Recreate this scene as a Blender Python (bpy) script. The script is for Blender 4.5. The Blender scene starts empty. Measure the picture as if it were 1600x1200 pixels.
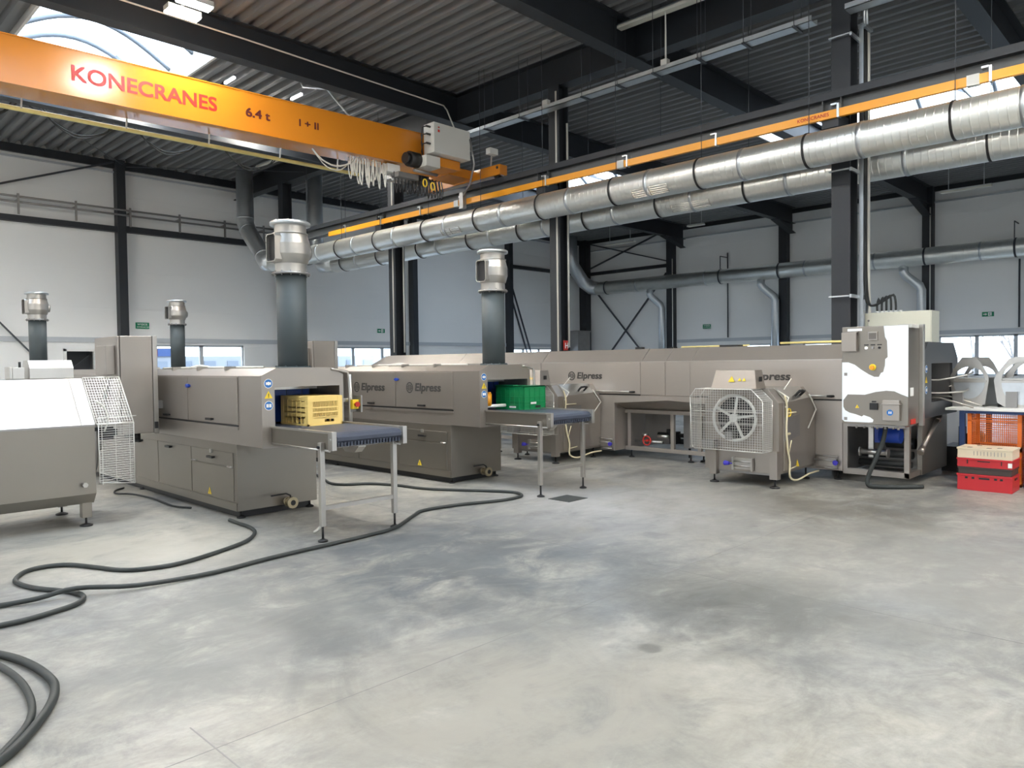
import bpy, bmesh, math, random
from mathutils import Vector, Matrix
random.seed(7)
SC = bpy.context.scene
COL = SC.collection

# ------------------------------------------------------------------ camera
cam_d = bpy.data.cameras.new('camera')
cam = bpy.data.objects.new('camera', cam_d)
COL.objects.link(cam)
cam_d.sensor_fit = 'HORIZONTAL'
cam_d.sensor_width = 36.0
cam_d.lens = 36.0 * 1157.83 / 1600.0
cam_d.clip_start = 0.05
cam_d.clip_end = 400
YAW, PITCH, ROLL = 0.798821885, -0.0284255793, -0.0123088689
fw = Vector((math.sin(YAW) * math.cos(PITCH), math.cos(YAW) * math.cos(PITCH), math.sin(PITCH)))
rt0 = Vector((math.cos(YAW), -math.sin(YAW), 0))
up0 = rt0.cross(fw)
rt = rt0 * math.cos(ROLL) + up0 * math.sin(ROLL)
up = -rt0 * math.sin(ROLL) + up0 * math.cos(ROLL)
M = Matrix((rt, up, -fw)).transposed().to_4x4()
M.translation = Vector((0, 0, 1.6))
cam.matrix_world = M
SC.camera = cam

# ------------------------------------------------------------------ world and exposure
W = bpy.data.worlds.new('overcast_sky')
SC.world = W
W.use_nodes = True
wn = W.node_tree.nodes
wl = W.node_tree.links
for n in list(wn):
    wn.remove(n)
w_out = wn.new('ShaderNodeOutputWorld')
w_bg = wn.new('ShaderNodeBackground')
w_tc = wn.new('ShaderNodeTexCoord')
w_sep = wn.new('ShaderNodeSeparateXYZ')
w_ramp = wn.new('ShaderNodeValToRGB')
w_ramp.color_ramp.elements[0].position = 0.0
w_ramp.color_ramp.elements[0].color = (0.80, 0.89, 1.0, 1)
w_ramp.color_ramp.elements[1].position = 0.9
w_ramp.color_ramp.elements[1].color = (0.72, 0.85, 1.0, 1)
wl.new(w_tc.outputs['Generated'], w_sep.inputs[0])
wl.new(w_sep.outputs['Z'], w_ramp.inputs[0])
wl.new(w_ramp.outputs[0], w_bg.inputs[0])
w_bg.inputs[1].default_value = 5.0
wl.new(w_bg.outputs[0], w_out.inputs[0])

SC.view_settings.view_transform = 'Standard'
SC.view_settings.look = 'None'
SC.view_settings.exposure = 0.82
SC.view_settings.gamma = 1.0
SC.view_settings.use_curve_mapping = False
LAMP = 165.0       # radiance of the high bay lamp lenses

# ------------------------------------------------------------------ materials
def mat(name, color, rough=0.5, metal=0.0, emit=None, noise=0.0, nscale=4.0, stretch=(1, 1, 1), rnoise=0.0, bump=0.0, bscale=60.0, spec=None, coat=0.0):
    m = bpy.data.materials.new(name)
    m.use_nodes = True
    nt = m.node_tree
    b = nt.nodes['Principled BSDF']
    b.inputs['Base Color'].default_value = (*color, 1)
    b.inputs['Roughness'].default_value = rough
    b.inputs['Metallic'].default_value = metal
    if spec is not None:
        b.inputs['Specular IOR Level'].default_value = spec
    if coat:
        b.inputs['Coat Weight'].default_value = coat
        b.inputs['Coat Roughness'].default_value = 0.15
    if emit:
        b.inputs['Emission Color'].default_value = (*emit[0], 1)
        b.inputs['Emission Strength'].default_value = emit[1]
    if noise or rnoise or bump:
        tc = nt.nodes.new('ShaderNodeTexCoord')
        mp = nt.nodes.new('ShaderNodeMapping')
        mp.inputs['Scale'].default_value = stretch
        nt.links.new(tc.outputs['Object'], mp.inputs[0])
        nz = nt.nodes.new('ShaderNodeTexNoise')
        nz.inputs['Scale'].default_value = nscale
        nz.inputs['Detail'].default_value = 5
        nt.links.new(mp.outputs[0], nz.inputs['Vector'])
        if noise:
            mx = nt.nodes.new('ShaderNodeMix')
            mx.data_type = 'RGBA'
            mx.inputs[6].default_value = (*[c * (1 - noise) for c in color], 1)
            mx.inputs[7].default_value = (*[min(1, c * (1 + noise)) for c in color], 1)
            nt.links.new(nz.outputs[0], mx.inputs[0])
            nt.links.new(mx.outputs[2], b.inputs['Base Color'])
        if rnoise:
            mr = nt.nodes.new('ShaderNodeMapRange')
            mr.inputs[1].default_value = 0.3
            mr.inputs[2].default_value = 0.7
            mr.inputs[3].default_value = max(0.02, rough - rnoise)
            mr.inputs[4].default_value = min(1, rough + rnoise)
            nt.links.new(nz.outputs[0], mr.inputs[0])
            nt.links.new(mr.outputs[0], b.inputs['Roughness'])
        if bump:
            n2 = nt.nodes.new('ShaderNodeTexNoise')
            n2.inputs['Scale'].default_value = bscale
            nt.links.new(mp.outputs[0], n2.inputs['Vector'])
            bp = nt.nodes.new('ShaderNodeBump')
            bp.inputs['Strength'].default_value = bump
            bp.inputs['Distance'].default_value = 0.01
            nt.links.new(n2.outputs[0], bp.inputs['Height'])
            nt.links.new(bp.outputs[0], b.inputs['Normal'])
    return m

def galv_mat(name, color, axis, pitch):
    """galvanised spiral duct: metal with fine lock-seam ridges along one axis"""
    m = mat(name, color, 0.36, 0.9, noise=0.10, nscale=3.0)
    nt = m.node_tree
    b = nt.nodes['Principled BSDF']
    tc = nt.nodes.new('ShaderNodeTexCoord')
    sp = nt.nodes.new('ShaderNodeSeparateXYZ')
    nt.links.new(tc.outputs['Object'], sp.inputs[0])
    m1 = nt.nodes.new('ShaderNodeMath'); m1.operation = 'MULTIPLY'; m1.inputs[1].default_value = 1.0 / pitch
    nt.links.new(sp.outputs[axis], m1.inputs[0])
    m2 = nt.nodes.new('ShaderNodeMath'); m2.operation = 'PINGPONG'; m2.inputs[1].default_value = 0.5
    nt.links.new(m1.outputs[0], m2.inputs[0])
    m3 = nt.nodes.new('ShaderNodeMapRange')
    m3.inputs[1].default_value = 0.42; m3.inputs[2].default_value = 0.5; m3.inputs[3].default_value = 0; m3.inputs[4].default_value = 1
    nt.links.new(m2.outputs[0], m3.inputs[0])
    bp = nt.nodes.new('ShaderNodeBump'); bp.inputs['Strength'].default_value = 0.6; bp.inputs['Distance'].default_value = 0.0055
    nt.links.new(m3.outputs[0], bp.inputs['Height'])
    nt.links.new(bp.outputs[0], b.inputs['Normal'])
    return m

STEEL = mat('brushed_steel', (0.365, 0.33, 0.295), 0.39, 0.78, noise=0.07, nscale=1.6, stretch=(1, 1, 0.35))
STEELT = mat('brushed_steel_shaded', (0.275, 0.25, 0.218), 0.40, 0.9, noise=0.08, nscale=1.6, stretch=(1, 1, 0.35))  # darker copy of brushed_steel; dimmer light on tanks and cabinet put into its colour
STEELB = mat('brushed_steel_lit', (0.44, 0.40, 0.36), 0.40, 0.66, noise=0.07, nscale=1.6, stretch=(1, 1, 0.35))  # paler copy of brushed_steel; brighter light on the long washer put into its colour
STEELL = mat('bright_steel', (0.52, 0.50, 0.465), 0.33, 0.9, noise=0.08, nscale=6)
MOUTH = mat('shaded_end_sheet', (0.10, 0.105, 0.115), 0.4, 0.7)  # end plate steel with its shade and dark reflection put into the colour
HEAD = mat('fan_head_steel', (0.52, 0.50, 0.465), 0.38, 0.9, noise=0.05)
STEELD = mat('dull_steel', (0.33, 0.32, 0.31), 0.45, 0.85, noise=0.12, nscale=5)
WIRE = mat('polished_wire', (0.66, 0.65, 0.61), 0.35, 0.6)
GALVY = galv_mat('galvanised_duct', (0.88, 0.89, 0.85), 'Y', 0.10)
GALVZ = galv_mat('galvanised_riser', (0.66, 0.69, 0.71), 'Z', 0.11)
GALV = mat('galvanised_sheet', (0.60, 0.63, 0.65), 0.35, 0.9, noise=0.15, nscale=8)
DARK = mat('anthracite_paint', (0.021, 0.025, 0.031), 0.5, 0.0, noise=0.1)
DARK2 = mat('anthracite_flange', (0.05, 0.057, 0.068), 0.45, 0.0)
BEAMG = mat('grey_beam_paint', (0.10, 0.108, 0.112), 0.5)
BLACK = mat('black_plastic', (0.012, 0.012, 0.013), 0.45)
RUBBER = mat('black_rubber', (0.022, 0.024, 0.024), 0.6, noise=0.2)
HOSE = mat('hose_rubber', (0.028, 0.033, 0.032), 0.55, noise=0.35, nscale=9)
ORANGE = mat('crane_orange_paint', (0.60, 0.215, 0.018), 0.22, 0.0, noise=0.03, coat=0.3)
RAILO = mat('conductor_orange', (0.86, 0.36, 0.02), 0.35)
YELLOWP = mat('pale_yellow_pipe', (0.90, 0.76, 0.30), 0.4)
YELLOW = mat('signal_yellow', (0.85, 0.60, 0.03), 0.45)
RED = mat('red_print', (0.50, 0.022, 0.010), 0.45)
REDCR = mat('red_crate_plastic', (0.52, 0.018, 0.025), 0.42, noise=0.08)
CREAMCR = mat('cream_crate_plastic', (0.72, 0.62, 0.45), 0.45, noise=0.06)
BROWNCR = mat('brown_crate_plastic', (0.05, 0.035, 0.03), 0.5)
YELCR = mat('yellow_crate_plastic', (0.92, 0.66, 0.22), 0.45, noise=0.05)
GRNCR = mat('green_crate_plastic', (0.006, 0.23, 0.075), 0.36, noise=0.06)
ORCR = mat('orange_crate_plastic', (0.88, 0.19, 0.015), 0.42, noise=0.06)
PVC = mat('dark_grey_pvc', (0.066, 0.082, 0.087), 0.55)
BLUEC = mat('blue_curtain', (0.010, 0.050, 0.26), 0.42, noise=0.25, nscale=3)
BLUE = mat('blue_plastic', (0.015, 0.06, 0.40), 0.4)
PURPLE = mat('blue_violet_knob', (0.05, 0.04, 0.45), 0.3)
BLUEP = mat('blue_bench_paint', (0.012, 0.04, 0.13), 0.45)
WHITE = mat('white_paint', (0.80, 0.80, 0.78), 0.45)
FILM = mat('white_protective_film', (0.86, 0.92, 0.96), 0.4)
CREAM = mat('cream_enamel', (0.69, 0.685, 0.575), 0.45)
GREYBOX = mat('light_grey_enclosure', (0.58, 0.58, 0.55), 0.45)
CABLEW = mat('white_cable', (0.72, 0.70, 0.64), 0.5)
CABLEY = mat('yellowed_cable', (0.70, 0.62, 0.42), 0.5)
BELT = mat('blue_grey_belt', (0.050, 0.060, 0.088), 0.42, noise=0.15, nscale=12)
BRASS = mat('bronze_valve', (0.50, 0.42, 0.28), 0.3, 0.9)
COPPER = mat('red_valve', (0.55, 0.03, 0.02), 0.4)
SIGNB = mat('sign_blue', (0.02, 0.16, 0.48), 0.4)
SIGNW = mat('sign_white', (0.85, 0.85, 0.83), 0.4)
SIGNG = mat('sign_green', (0.0, 0.22, 0.10), 0.4)
INK = mat('dark_grey_print', (0.055, 0.052, 0.048), 0.5)
INKR = mat('dark_red_print', (0.10, 0.012, 0.006), 0.5)
LENS = mat('lamp_lens', (1, 1, 1), 0.4, emit=((1.0, 0.95, 0.86), LAMP))
TUBE = mat('lamp_diffuser', (0.75, 0.74, 0.66), 0.4, noise=0.05)
TUBEON = mat('lit_tube', (0.9, 0.9, 0.9), 0.4, emit=((0.95, 0.97, 1.0), 2.2))
GREENLT = mat('white_pilot_light', (0.9, 0.95, 0.9), 0.4, emit=((0.9, 1, 0.9), 1.2))
SCREEN = mat('panel_screen', (0.13, 0.115, 0.10), 0.25)
PALLET = mat('pale_block', (0.55, 0.57, 0.62), 0.6)
BARK = mat('bare_bark', (0.22, 0.20, 0.19), 0.8)
SNOW = mat('outdoor_ground', (0.30, 0.30, 0.31), 0.9, noise=0.1, nscale=0.3)
FACADE = mat('neighbour_facade', (0.21, 0.215, 0.225), 0.8)
FACADE2 = mat('neighbour_cladding', (0.13, 0.145, 0.17), 0.8)
REDB = mat('red_fascia', (0.14, 0.005, 0.015), 0.6)
BLUEB = mat('blue_fascia', (0.010, 0.035, 0.12), 0.6)
BARM = mat('skylight_bar', (0.13, 0.15, 0.17), 0.5)
FRAMEM = mat('window_frame_grey', (0.50, 0.53, 0.56), 0.5)
IRON = mat('drain_iron', (0.055, 0.06, 0.058), 0.6, 0.3, noise=0.2, nscale=20)

def floor_mat():
    m = bpy.data.materials.new('polished_concrete')
    m.use_nodes = True
    nt = m.node_tree
    N = nt.nodes.new
    Lk = nt.links.new
    b = nt.nodes['Principled BSDF']
    tc = N('ShaderNodeTexCoord')
    def noise(scale, detail, rough=0.55, st=(1, 1, 1), rot=0.0, dist=0.0):
        mp = N('ShaderNodeMapping')
        mp.inputs['Scale'].default_value = st
        mp.inputs['Rotation'].default_value = (0, 0, rot)
        Lk(tc.outputs['Object'], mp.inputs[0])
        n = N('ShaderNodeTexNoise')
        n.inputs['Scale'].default_value = scale
        n.inputs['Detail'].default_value = detail
        n.inputs['Roughness'].default_value = rough
        n.inputs['Distortion'].default_value = dist
        Lk(mp.outputs[0], n.inputs['Vector'])
        return n.outputs[0]
    def ramp(src, p0, c0, p1, c1, mid=None):
        r = N('ShaderNodeValToRGB')
        e = r.color_ramp.elements
        e[0].position = p0; e[0].color = (*c0, 1)
        e[1].position = p1; e[1].color = (*c1, 1)
        if mid:
            k = e.new(mid[0]); k.color = (*mid[1], 1)
        Lk(src, r.inputs[0])
        return r.outputs[0]
    def mix(fac, a, bb, mode='MIX'):
        x = N('ShaderNodeMix'); x.data_type = 'RGBA'; x.blend_type = mode
        if isinstance(fac, (int, float)):
            x.inputs[0].default_value = fac
        else:
            Lk(fac, x.inputs[0])
        for sock, v in ((x.inputs[6], a), (x.inputs[7], bb)):
            if isinstance(v, tuple):
                sock.default_value = (*v, 1)
            else:
                Lk(v, sock)
        return x.outputs[2]
    big = ramp(noise(0.42, 5, 0.6, dist=0.6), 0.36, (0.20, 0.207, 0.210), 0.62, (0.365, 0.350, 0.305), (0.5, (0.285, 0.279, 0.256)))
    patch = ramp(noise(1.1, 6, 0.68, (1, 1.5, 1), 0.6, 0.9), 0.44, (0, 0, 0), 0.62, (1, 1, 1))
    c = mix(patch, big, (0.375, 0.366, 0.332))
    dk = ramp(noise(0.85, 8, 0.72, (1.5, 1, 1), 0.75, 1.2), 0.51, (0, 0, 0), 0.68, (0.9, 0.9, 0.9))
    c = mix(dk, c, (0.175, 0.178, 0.175))
    mot = ramp(noise(2.6, 7, 0.72, (1, 1.7, 1), 0.65, 0.8), 0.36, (0.78, 0.78, 0.78), 0.64, (1.13, 1.125, 1.11))
    c = mix(1.0, c, mot, 'MULTIPLY')
    warm = ramp(noise(0.7, 4, 0.6, rot=1.9, dist=0.8), 0.55, (0, 0, 0), 0.72, (0.55, 0.55, 0.55))
    c = mix(warm, c, (0.325, 0.308, 0.262))
    fine = ramp(noise(11, 7, 0.75), 0.32, (0.84, 0.84, 0.84), 0.68, (1.12, 1.12, 1.12))
    c = mix(0.9, c, fine, 'MULTIPLY')
    scr = ramp(noise(4, 9, 0.88, (1, 6, 1), 0.75, 1.6), 0.62, (0, 0, 0), 0.74, (0.55, 0.55, 0.55))
    c = mix(scr, c, (0.43, 0.43, 0.42))
    scr2 = ramp(noise(5, 9, 0.88, (5, 1, 1), 0.3, 1.6), 0.66, (0, 0, 0), 0.76, (0.45, 0.45, 0.45))
    c = mix(scr2, c, (0.12, 0.125, 0.125))
    spot = ramp(noise(3.1, 2, 0.4), 0.73, (0, 0, 0), 0.78, (0.75, 0.75, 0.75))
    c = mix(spot, c, (0.10, 0.097, 0.09))
    def tone_area(cx, cy, r, sx=1.0, rot=0.0):
        mp = N('ShaderNodeMapping'); mp.vector_type = 'TEXTURE'
        mp.inputs['Location'].default_value = (cx - 9.025, cy - 6.0, 0.2)
        mp.inputs['Rotation'].default_value = (0, 0, rot)
        mp.inputs['Scale'].default_value = (r * sx, r, 4)
        Lk(tc.outputs['Object'], mp.inputs[0])
        g = N('ShaderNodeTexGradient'); g.gradient_type = 'SPHERICAL'
        Lk(mp.outputs[0], g.inputs[0])
        mm = N('ShaderNodeMath'); mm.operation = 'MULTIPLY'
        Lk(g.outputs[1], mm.inputs[0])
        nn = N('ShaderNodeMapRange'); nn.inputs[1].default_value = 0.32; nn.inputs[2].default_value = 0.62; nn.inputs[3].default_value = 0.15; nn.inputs[4].default_value = 1.6
        Lk(noise(1.6, 7, 0.7, (1, 1.6, 1), 0.7, 1.0), nn.inputs[0])
        Lk(nn.outputs[0], mm.inputs[1])
        m2 = N('ShaderNodeMath'); m2.operation = 'MINIMUM'; m2.inputs[1].default_value = 0.9
        Lk(mm.outputs[0], m2.inputs[0])
        return m2.outputs[0]
    # darker and lighter areas of the slab, each with its own place and outline
    c = mix(tone_area(4.1, 4.7, 2.6, 1.2, 0.5), c, (0.105, 0.116, 0.128))
    c = mix(tone_area(4.6, 2.2, 1.3, 0.8, 0.2), c, (0.115, 0.115, 0.108))
    c = mix(tone_area(8.0, 3.2, 2.2, 1.0, 0.0), c, (0.145, 0.136, 0.118))
    c = mix(tone_area(6.9, 5.2, 2.0, 1.3, 0.9), c, (0.345, 0.345, 0.34))
    c = mix(tone_area(2.3, 7.2, 1.8, 0.8, 0.4), c, (0.40, 0.385, 0.335))
    c = mix(tone_area(2.5, 2.4, 1.3, 1.0, 0.4), c, (0.33, 0.315, 0.275))
    c = mix(tone_area(6.2, 1.3, 2.2, 1.0, 0.3), c, (0.235, 0.23, 0.21))
    c = mix(tone_area(1.9, 4.3, 1.1, 1.3, 0.8), c, (0.175, 0.178, 0.172))
    Lk(c, b.inputs['Base Color'])
    rr = N('ShaderNodeMapRange')
    rr.inputs[1].default_value = 0.35; rr.inputs[2].default_value = 0.65
    rr.inputs[3].default_value = 0.30; rr.inputs[4].default_value = 0.52
    Lk(noise(1.3, 5, 0.6), rr.inputs[0])
    Lk(rr.outputs[0], b.inputs['Roughness'])
    bp = N('ShaderNodeBump'); bp.inputs['Strength'].default_value = 0.08; bp.inputs['Distance'].default_value = 0.01
    Lk(noise(14, 5, 0.6), bp.inputs['Height'])
    Lk(bp.outputs[0], b.inputs['Normal'])
    return m

def wall_mat():
    """sandwich panels: off-white sheet with fine horizontal joints"""
    m = mat('wall_panel_white', (0.845, 0.85, 0.84), 0.5, 0.0, noise=0.02, nscale=0.7)
    nt = m.node_tree
    b = nt.nodes['Principled BSDF']
    tc = nt.nodes.new('ShaderNodeTexCoord')
    sp = nt.nodes.new('ShaderNodeSeparateXYZ')
    nt.links.new(tc.outputs['Object'], sp.inputs[0])
    m1 = nt.nodes.new('ShaderNodeMath'); m1.operation = 'MULTIPLY'; m1.inputs[1].default_value = 1 / 1.12
    nt.links.new(sp.outputs['Z'], m1.inputs[0])
    m2 = nt.nodes.new('ShaderNodeMath'); m2.operation = 'PINGPONG'; m2.inputs[1].default_value = 0.5
    nt.links.new(m1.outputs[0], m2.inputs[0])
    m3 = nt.nodes.new('ShaderNodeMath'); m3.operation = 'LESS_THAN'; m3.inputs[1].default_value = 0.012
    nt.links.new(m2.outputs[0], m3.inputs[0])
    bp = nt.nodes.new('ShaderNodeBump'); bp.invert = True; bp.inputs['Strength'].default_value = 0.5; bp.inputs['Distance'].default_value = 0.02
    nt.links.new(m3.outputs[0], bp.inputs['Height'])
    nt.links.new(bp.outputs[0], b.inputs['Normal'])
    return m

def glass_mat(name, tint, fac, translucent=0.0):
    m = bpy.data.materials.new(name)
    m.use_nodes = True
    nt = m.node_tree
    nt.nodes.clear()
    o = nt.nodes.new('ShaderNodeOutputMaterial')
    t = nt.nodes.new('ShaderNodeBsdfTransparent'); t.inputs[0].default_value = (*tint, 1)
    g = nt.nodes.new('ShaderNodeBsdfGlossy'); g.inputs['Roughness'].default_value = 0.05
    mx = nt.nodes.new('ShaderNodeMixShader'); mx.inputs[0].default_value = fac
    nt.links.new(t.outputs[0], mx.inputs[1]); nt.links.new(g.outputs[0], mx.inputs[2])
    last = mx
    if translucent:
        d = nt.nodes.new('ShaderNodeBsdfTranslucent'); d.inputs[0].default_value = (0.9, 0.93, 0.97, 1)
        m2 = nt.nodes.new('ShaderNodeMixShader'); m2.inputs[0].default_value = translucent
        nt.links.new(mx.outputs[0], m2.inputs[1]); nt.links.new(d.outputs[0], m2.inputs[2])
        last = m2
    nt.links.new(last.outputs[0], o.inputs[0])
    return m

FLOOR = floor_mat()
WALL = wall_mat()
DECK = mat('roof_deck_grey', (0.205, 0.21, 0.218), 0.55, 0.2)
GLASS = glass_mat('window_glass', (0.93, 0.97, 1.0), 0.05)
POLY = glass_mat('skylight_polycarbonate', (0.90, 0.95, 1.0), 0.03, 0.25)

# ------------------------------------------------------------------ mesh helpers
ORIG = {}

class MB:
    """collects shapes in world coordinates, build() links them as ONE mesh object"""
    def __init__(s):
        s.v = []; s.f = []; s.s = []
    def face(s, pts, smooth=False):
        i = len(s.v); s.v += [tuple(p) for p in pts]; s.f.append(tuple(range(i, i + len(pts)))); s.s.append(smooth); return s
    def box(s, x0, x1, y0, y1, z0, z1):
        i = len(s.v)
        s.v += [(x0, y0, z0), (x1, y0, z0), (x1, y1, z0), (x0, y1, z0), (x0, y0, z1), (x1, y0, z1), (x1, y1, z1), (x0, y1, z1)]
        for q in ((0, 3, 2, 1), (4, 5, 6, 7), (0, 1, 5, 4), (1, 2, 6, 5), (2, 3, 7, 6), (3, 0, 4, 7)):
            s.f.append(tuple(i + k for k in q)); s.s.append(False)
        return s
    def hexa(s, b, t):
        """eight-corner solid from bottom quad b and top quad t"""
        i = len(s.v)
        s.v += [tuple(p) for p in b] + [tuple(p) for p in t]
        for q in ((0, 3, 2, 1), (4, 5, 6, 7), (0, 1, 5, 4), (1, 2, 6, 5), (2, 3, 7, 6), (3, 0, 4, 7)):
            s.f.append(tuple(i + k for k in q)); s.s.append(False)
        return s
    def bar(s, p0, p1, w, h=None, upv=(0, 0, 1)):
        """square bar between two points"""
        h = h or w
        a = Vector(p0); b = Vector(p1); d = (b - a).normalized(); u = Vector(upv)
        if abs(d.dot(u)) > 0.95:
            u = Vector((1, 0, 0))
        sx = d.cross(u).normalized(); sy = sx.cross(d).normalized()
        sx *= w / 2; sy *= h / 2
        return s.hexa([a - sx - sy, a + sx - sy, a + sx + sy, a - sx + sy], [b - sx - sy, b + sx - sy, b + sx + sy, b - sx + sy])
    def prism(s, poly, axis, a, b):
        """poly: 2-D points in the plane across axis (x: y,z / y: x,z / z: x,y)"""
        def P(p, t):
            return {'x': (t, p[0], p[1]), 'y': (p[0], t, p[1]), 'z': (p[0], p[1], t)}[axis]
        n = len(poly); i = len(s.v)
        s.v += [P(p, a) for p in poly] + [P(p, b) for p in poly]
        s.f.append(tuple(i + k for k in range(n))); s.s.append(False)
        s.f.append(tuple(i + n + k for k in reversed(range(n)))); s.s.append(False)
        for k in range(n):
            j = (k + 1) % n
            s.f.append((i + k, i + j, i + n + j, i + n + k)); s.s.append(False)
        return s
    def strip(s, poly, axis, a, b, th=None):
        """open profile extruded along axis: a bent sheet"""
        def P(p, t):
            return {'x': (t, p[0], p[1]), 'y': (p[0], t, p[1]), 'z': (p[0], p[1], t)}[axis]
        for k in range(len(poly) - 1):
            s.face([P(poly[k], a), P(poly[k + 1], a), P(poly[k + 1], b), P(poly[k], b)])
        return s
    def cyl(s, p0, p1, r0, r1=None, n=16, caps=True, smooth=True):
        r1 = r0 if r1 is None else r1
        a = Vector(p0); b = Vector(p1); d = (b - a).normalized()
        u = Vector((0, 0, 1)) if abs(d.z) < 0.9 else Vector((1, 0, 0))
        x = d.cross(u).normalized(); y = d.cross(x).normalized()
        i = len(s.v)
        for c, r in ((a, r0), (b, r1)):
            for k in range(n):
                t = 2 * math.pi * k / n
                s.v.append(tuple(c + x * (r * math.cos(t)) + y * (r * math.sin(t))))
        for k in range(n):
            j = (k + 1) % n
            s.f.append((i + k, i + j, i + n + j, i + n + k)); s.s.append(smooth)
        if caps:
            s.f.append(tuple(i + k for k in range(n))); s.s.append(False)
            s.f.append(tuple(i + n + k for k in reversed(range(n)))); s.s.append(False)
        return s
    def tube(s, pts, r, n=8, sub=0, closed=False):
        P = [Vector(p) for p in pts]
        if sub:
            Q = []
            m = len(P)
            for k in range(m if closed else m - 1):
                p0 = P[(k - 1) % m] if (closed or k > 0) else P[0]
                p1 = P[k]; p2 = P[(k + 1) % m]
                p3 = P[(k + 2) % m] if (closed or k + 2 < m) else P[-1]
                for q in range(sub):
                    t = q / sub
                    Q.append(0.5 * ((2 * p1) + (p2 - p0) * t + (2 * p0 - 5 * p1 + 4 * p2 - p3) * t * t + (3 * p1 - p0 - 3 * p2 + p3) * t ** 3))
            if not closed:
                Q.append(P[-1])
            P = Q
        m = len(P); i = len(s.v); ref = None
        for k in range(m):
            if closed:
                d = (P[(k + 1) % m] - P[k - 1])
            else:
                d = P[min(k + 1, m - 1)] - P[max(k - 1, 0)]
            d = d.normalized() if d.length > 1e-9 else Vector((0, 0, 1))
            if ref is None:
                ref = Vector((0, 0, 1)) if abs(d.z) < 0.9 else Vector((1, 0, 0))
            x = (ref - d * ref.dot(d))
            x = x.normalized() if x.length > 1e-6 else d.orthogonal().normalized()
            ref = x
            y = d.cross(x)
            sc = 1.0
            if not closed and 0 < k < m - 1:
                a = (P[k] - P[k - 1]).normalized(); b = (P[k + 1] - P[k]).normalized()
                sc = min(1.6, 1.0 / max(0.3, math.sqrt(max(0.0, (1 + a.dot(b)) / 2))))
            for q in range(n):
                t = 2 * math.pi * q / n
                s.v.append(tuple(P[k] + x * (r * sc * math.cos(t)) + y * (r * sc * math.sin(t))))
        for k in range(m if closed else m - 1):
            k2 = (k + 1) % m
            for q in range(n):
                j = (q + 1) % n
                s.f.append((i + k * n + q, i + k * n + j, i + k2 * n + j, i + k2 * n + q)); s.s.append(True)
        if not closed:
            s.f.append(tuple(i + q for q in range(n))); s.s.append(False)
            s.f.append(tuple(i + (m - 1) * n + q for q in reversed(range(n)))); s.s.append(False)
        return s
    def lathe(s, prof, c, n=28):
        i = len(s.v)
        for (r, z) in prof:
            for k in range(n):
                t = 2 * math.pi * k / n
                s.v.append((c[0] + r * math.cos(t), c[1] + r * math.sin(t), z))
        for j in range(len(prof) - 1):
            for k in range(n):
                q = (k + 1) % n
                s.f.append((i + j * n + k, i + j * n + q, i + (j + 1) * n + q, i + (j + 1) * n + k)); s.s.append(True)
        return s
    def ringplate(s, outer, hole, axis, a, b):
        """plate with a hole: outer and hole are equal-length 2-D loops"""
        def P(p, t):
            return {'x': (t, p[0], p[1]), 'y': (p[0], t, p[1]), 'z': (p[0], p[1], t)}[axis]
        n = len(outer)
        for k in range(n):
            j = (k + 1) % n
            s.face([P(outer[k], a), P(outer[j], a), P(hole[j], a), P(hole[k], a)])
            s.face([P(outer[k], b), P(hole[k], b), P(hole[j], b), P(outer[j], b)])
            s.face([P(outer[k], a), P(outer[k], b), P(outer[j], b), P(outer[j], a)])
            s.face([P(hole[k], a), P(hole[j], a), P(hole[j], b), P(hole[k], b)])
        return s
    def build(s, name, m, parent=None, bev=0.0, **props):
        if parent is not None:
            o0 = ORIG[parent.name]
        else:
            xs = [p[0] for p in s.v]; ys = [p[1] for p in s.v]; zs = [p[2] for p in s.v]
            o0 = Vector(((min(xs) + max(xs)) / 2, (min(ys) + max(ys)) / 2, min(zs)))
        me = bpy.data.meshes.new(name)
        me.from_pydata([(p[0] - o0[0], p[1] - o0[1], p[2] - o0[2]) for p in s.v], [], s.f)
        me.polygons.foreach_set('use_smooth', s.s)
        bm = bmesh.new(); bm.from_mesh(me)
        bmesh.ops.remove_doubles(bm, verts=bm.verts, dist=1e-5)
        bmesh.ops.recalc_face_normals(bm, faces=bm.faces)
        bm.to_mesh(me); bm.free()
        me.materials.append(m)
        o = bpy.data.objects.new(name, me)
        COL.objects.link(o)
        if parent is not None:
            o.parent = parent
        else:
            o.location = o0
        ORIG[o.name] = o0
        if bev:
            md = o.modifiers.new('edge', 'BEVEL'); md.width = bev; md.segments = 2; md.limit_method = 'ANGLE'; md.angle_limit = math.radians(50)
        for k, v in props.items():
            o[k] = v
        return o

def thing(name, label, cat, loc, group=None):
    o = bpy.data.objects.new(name, None)
    COL.objects.link(o)
    o.empty_display_size = 0.1
    o.location = loc
    o['label'] = label; o['category'] = cat
    if group:
        o['group'] = group
    ORIG[o.name] = Vector(loc)
    return o

def T(mb, name, m, label, cat, group=None, bev=0.0):
    """a thing that is a single mesh"""
    o = mb.build(name, m, None, bev)
    o['label'] = label; o['category'] = cat
    if group:
        o['group'] = group
    return o

def S(mb, name, m, parent=None, bev=0.0):
    o = mb.build(name, m, parent, bev)
    if parent is None:
        o['kind'] = 'structure'
    return o

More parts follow.
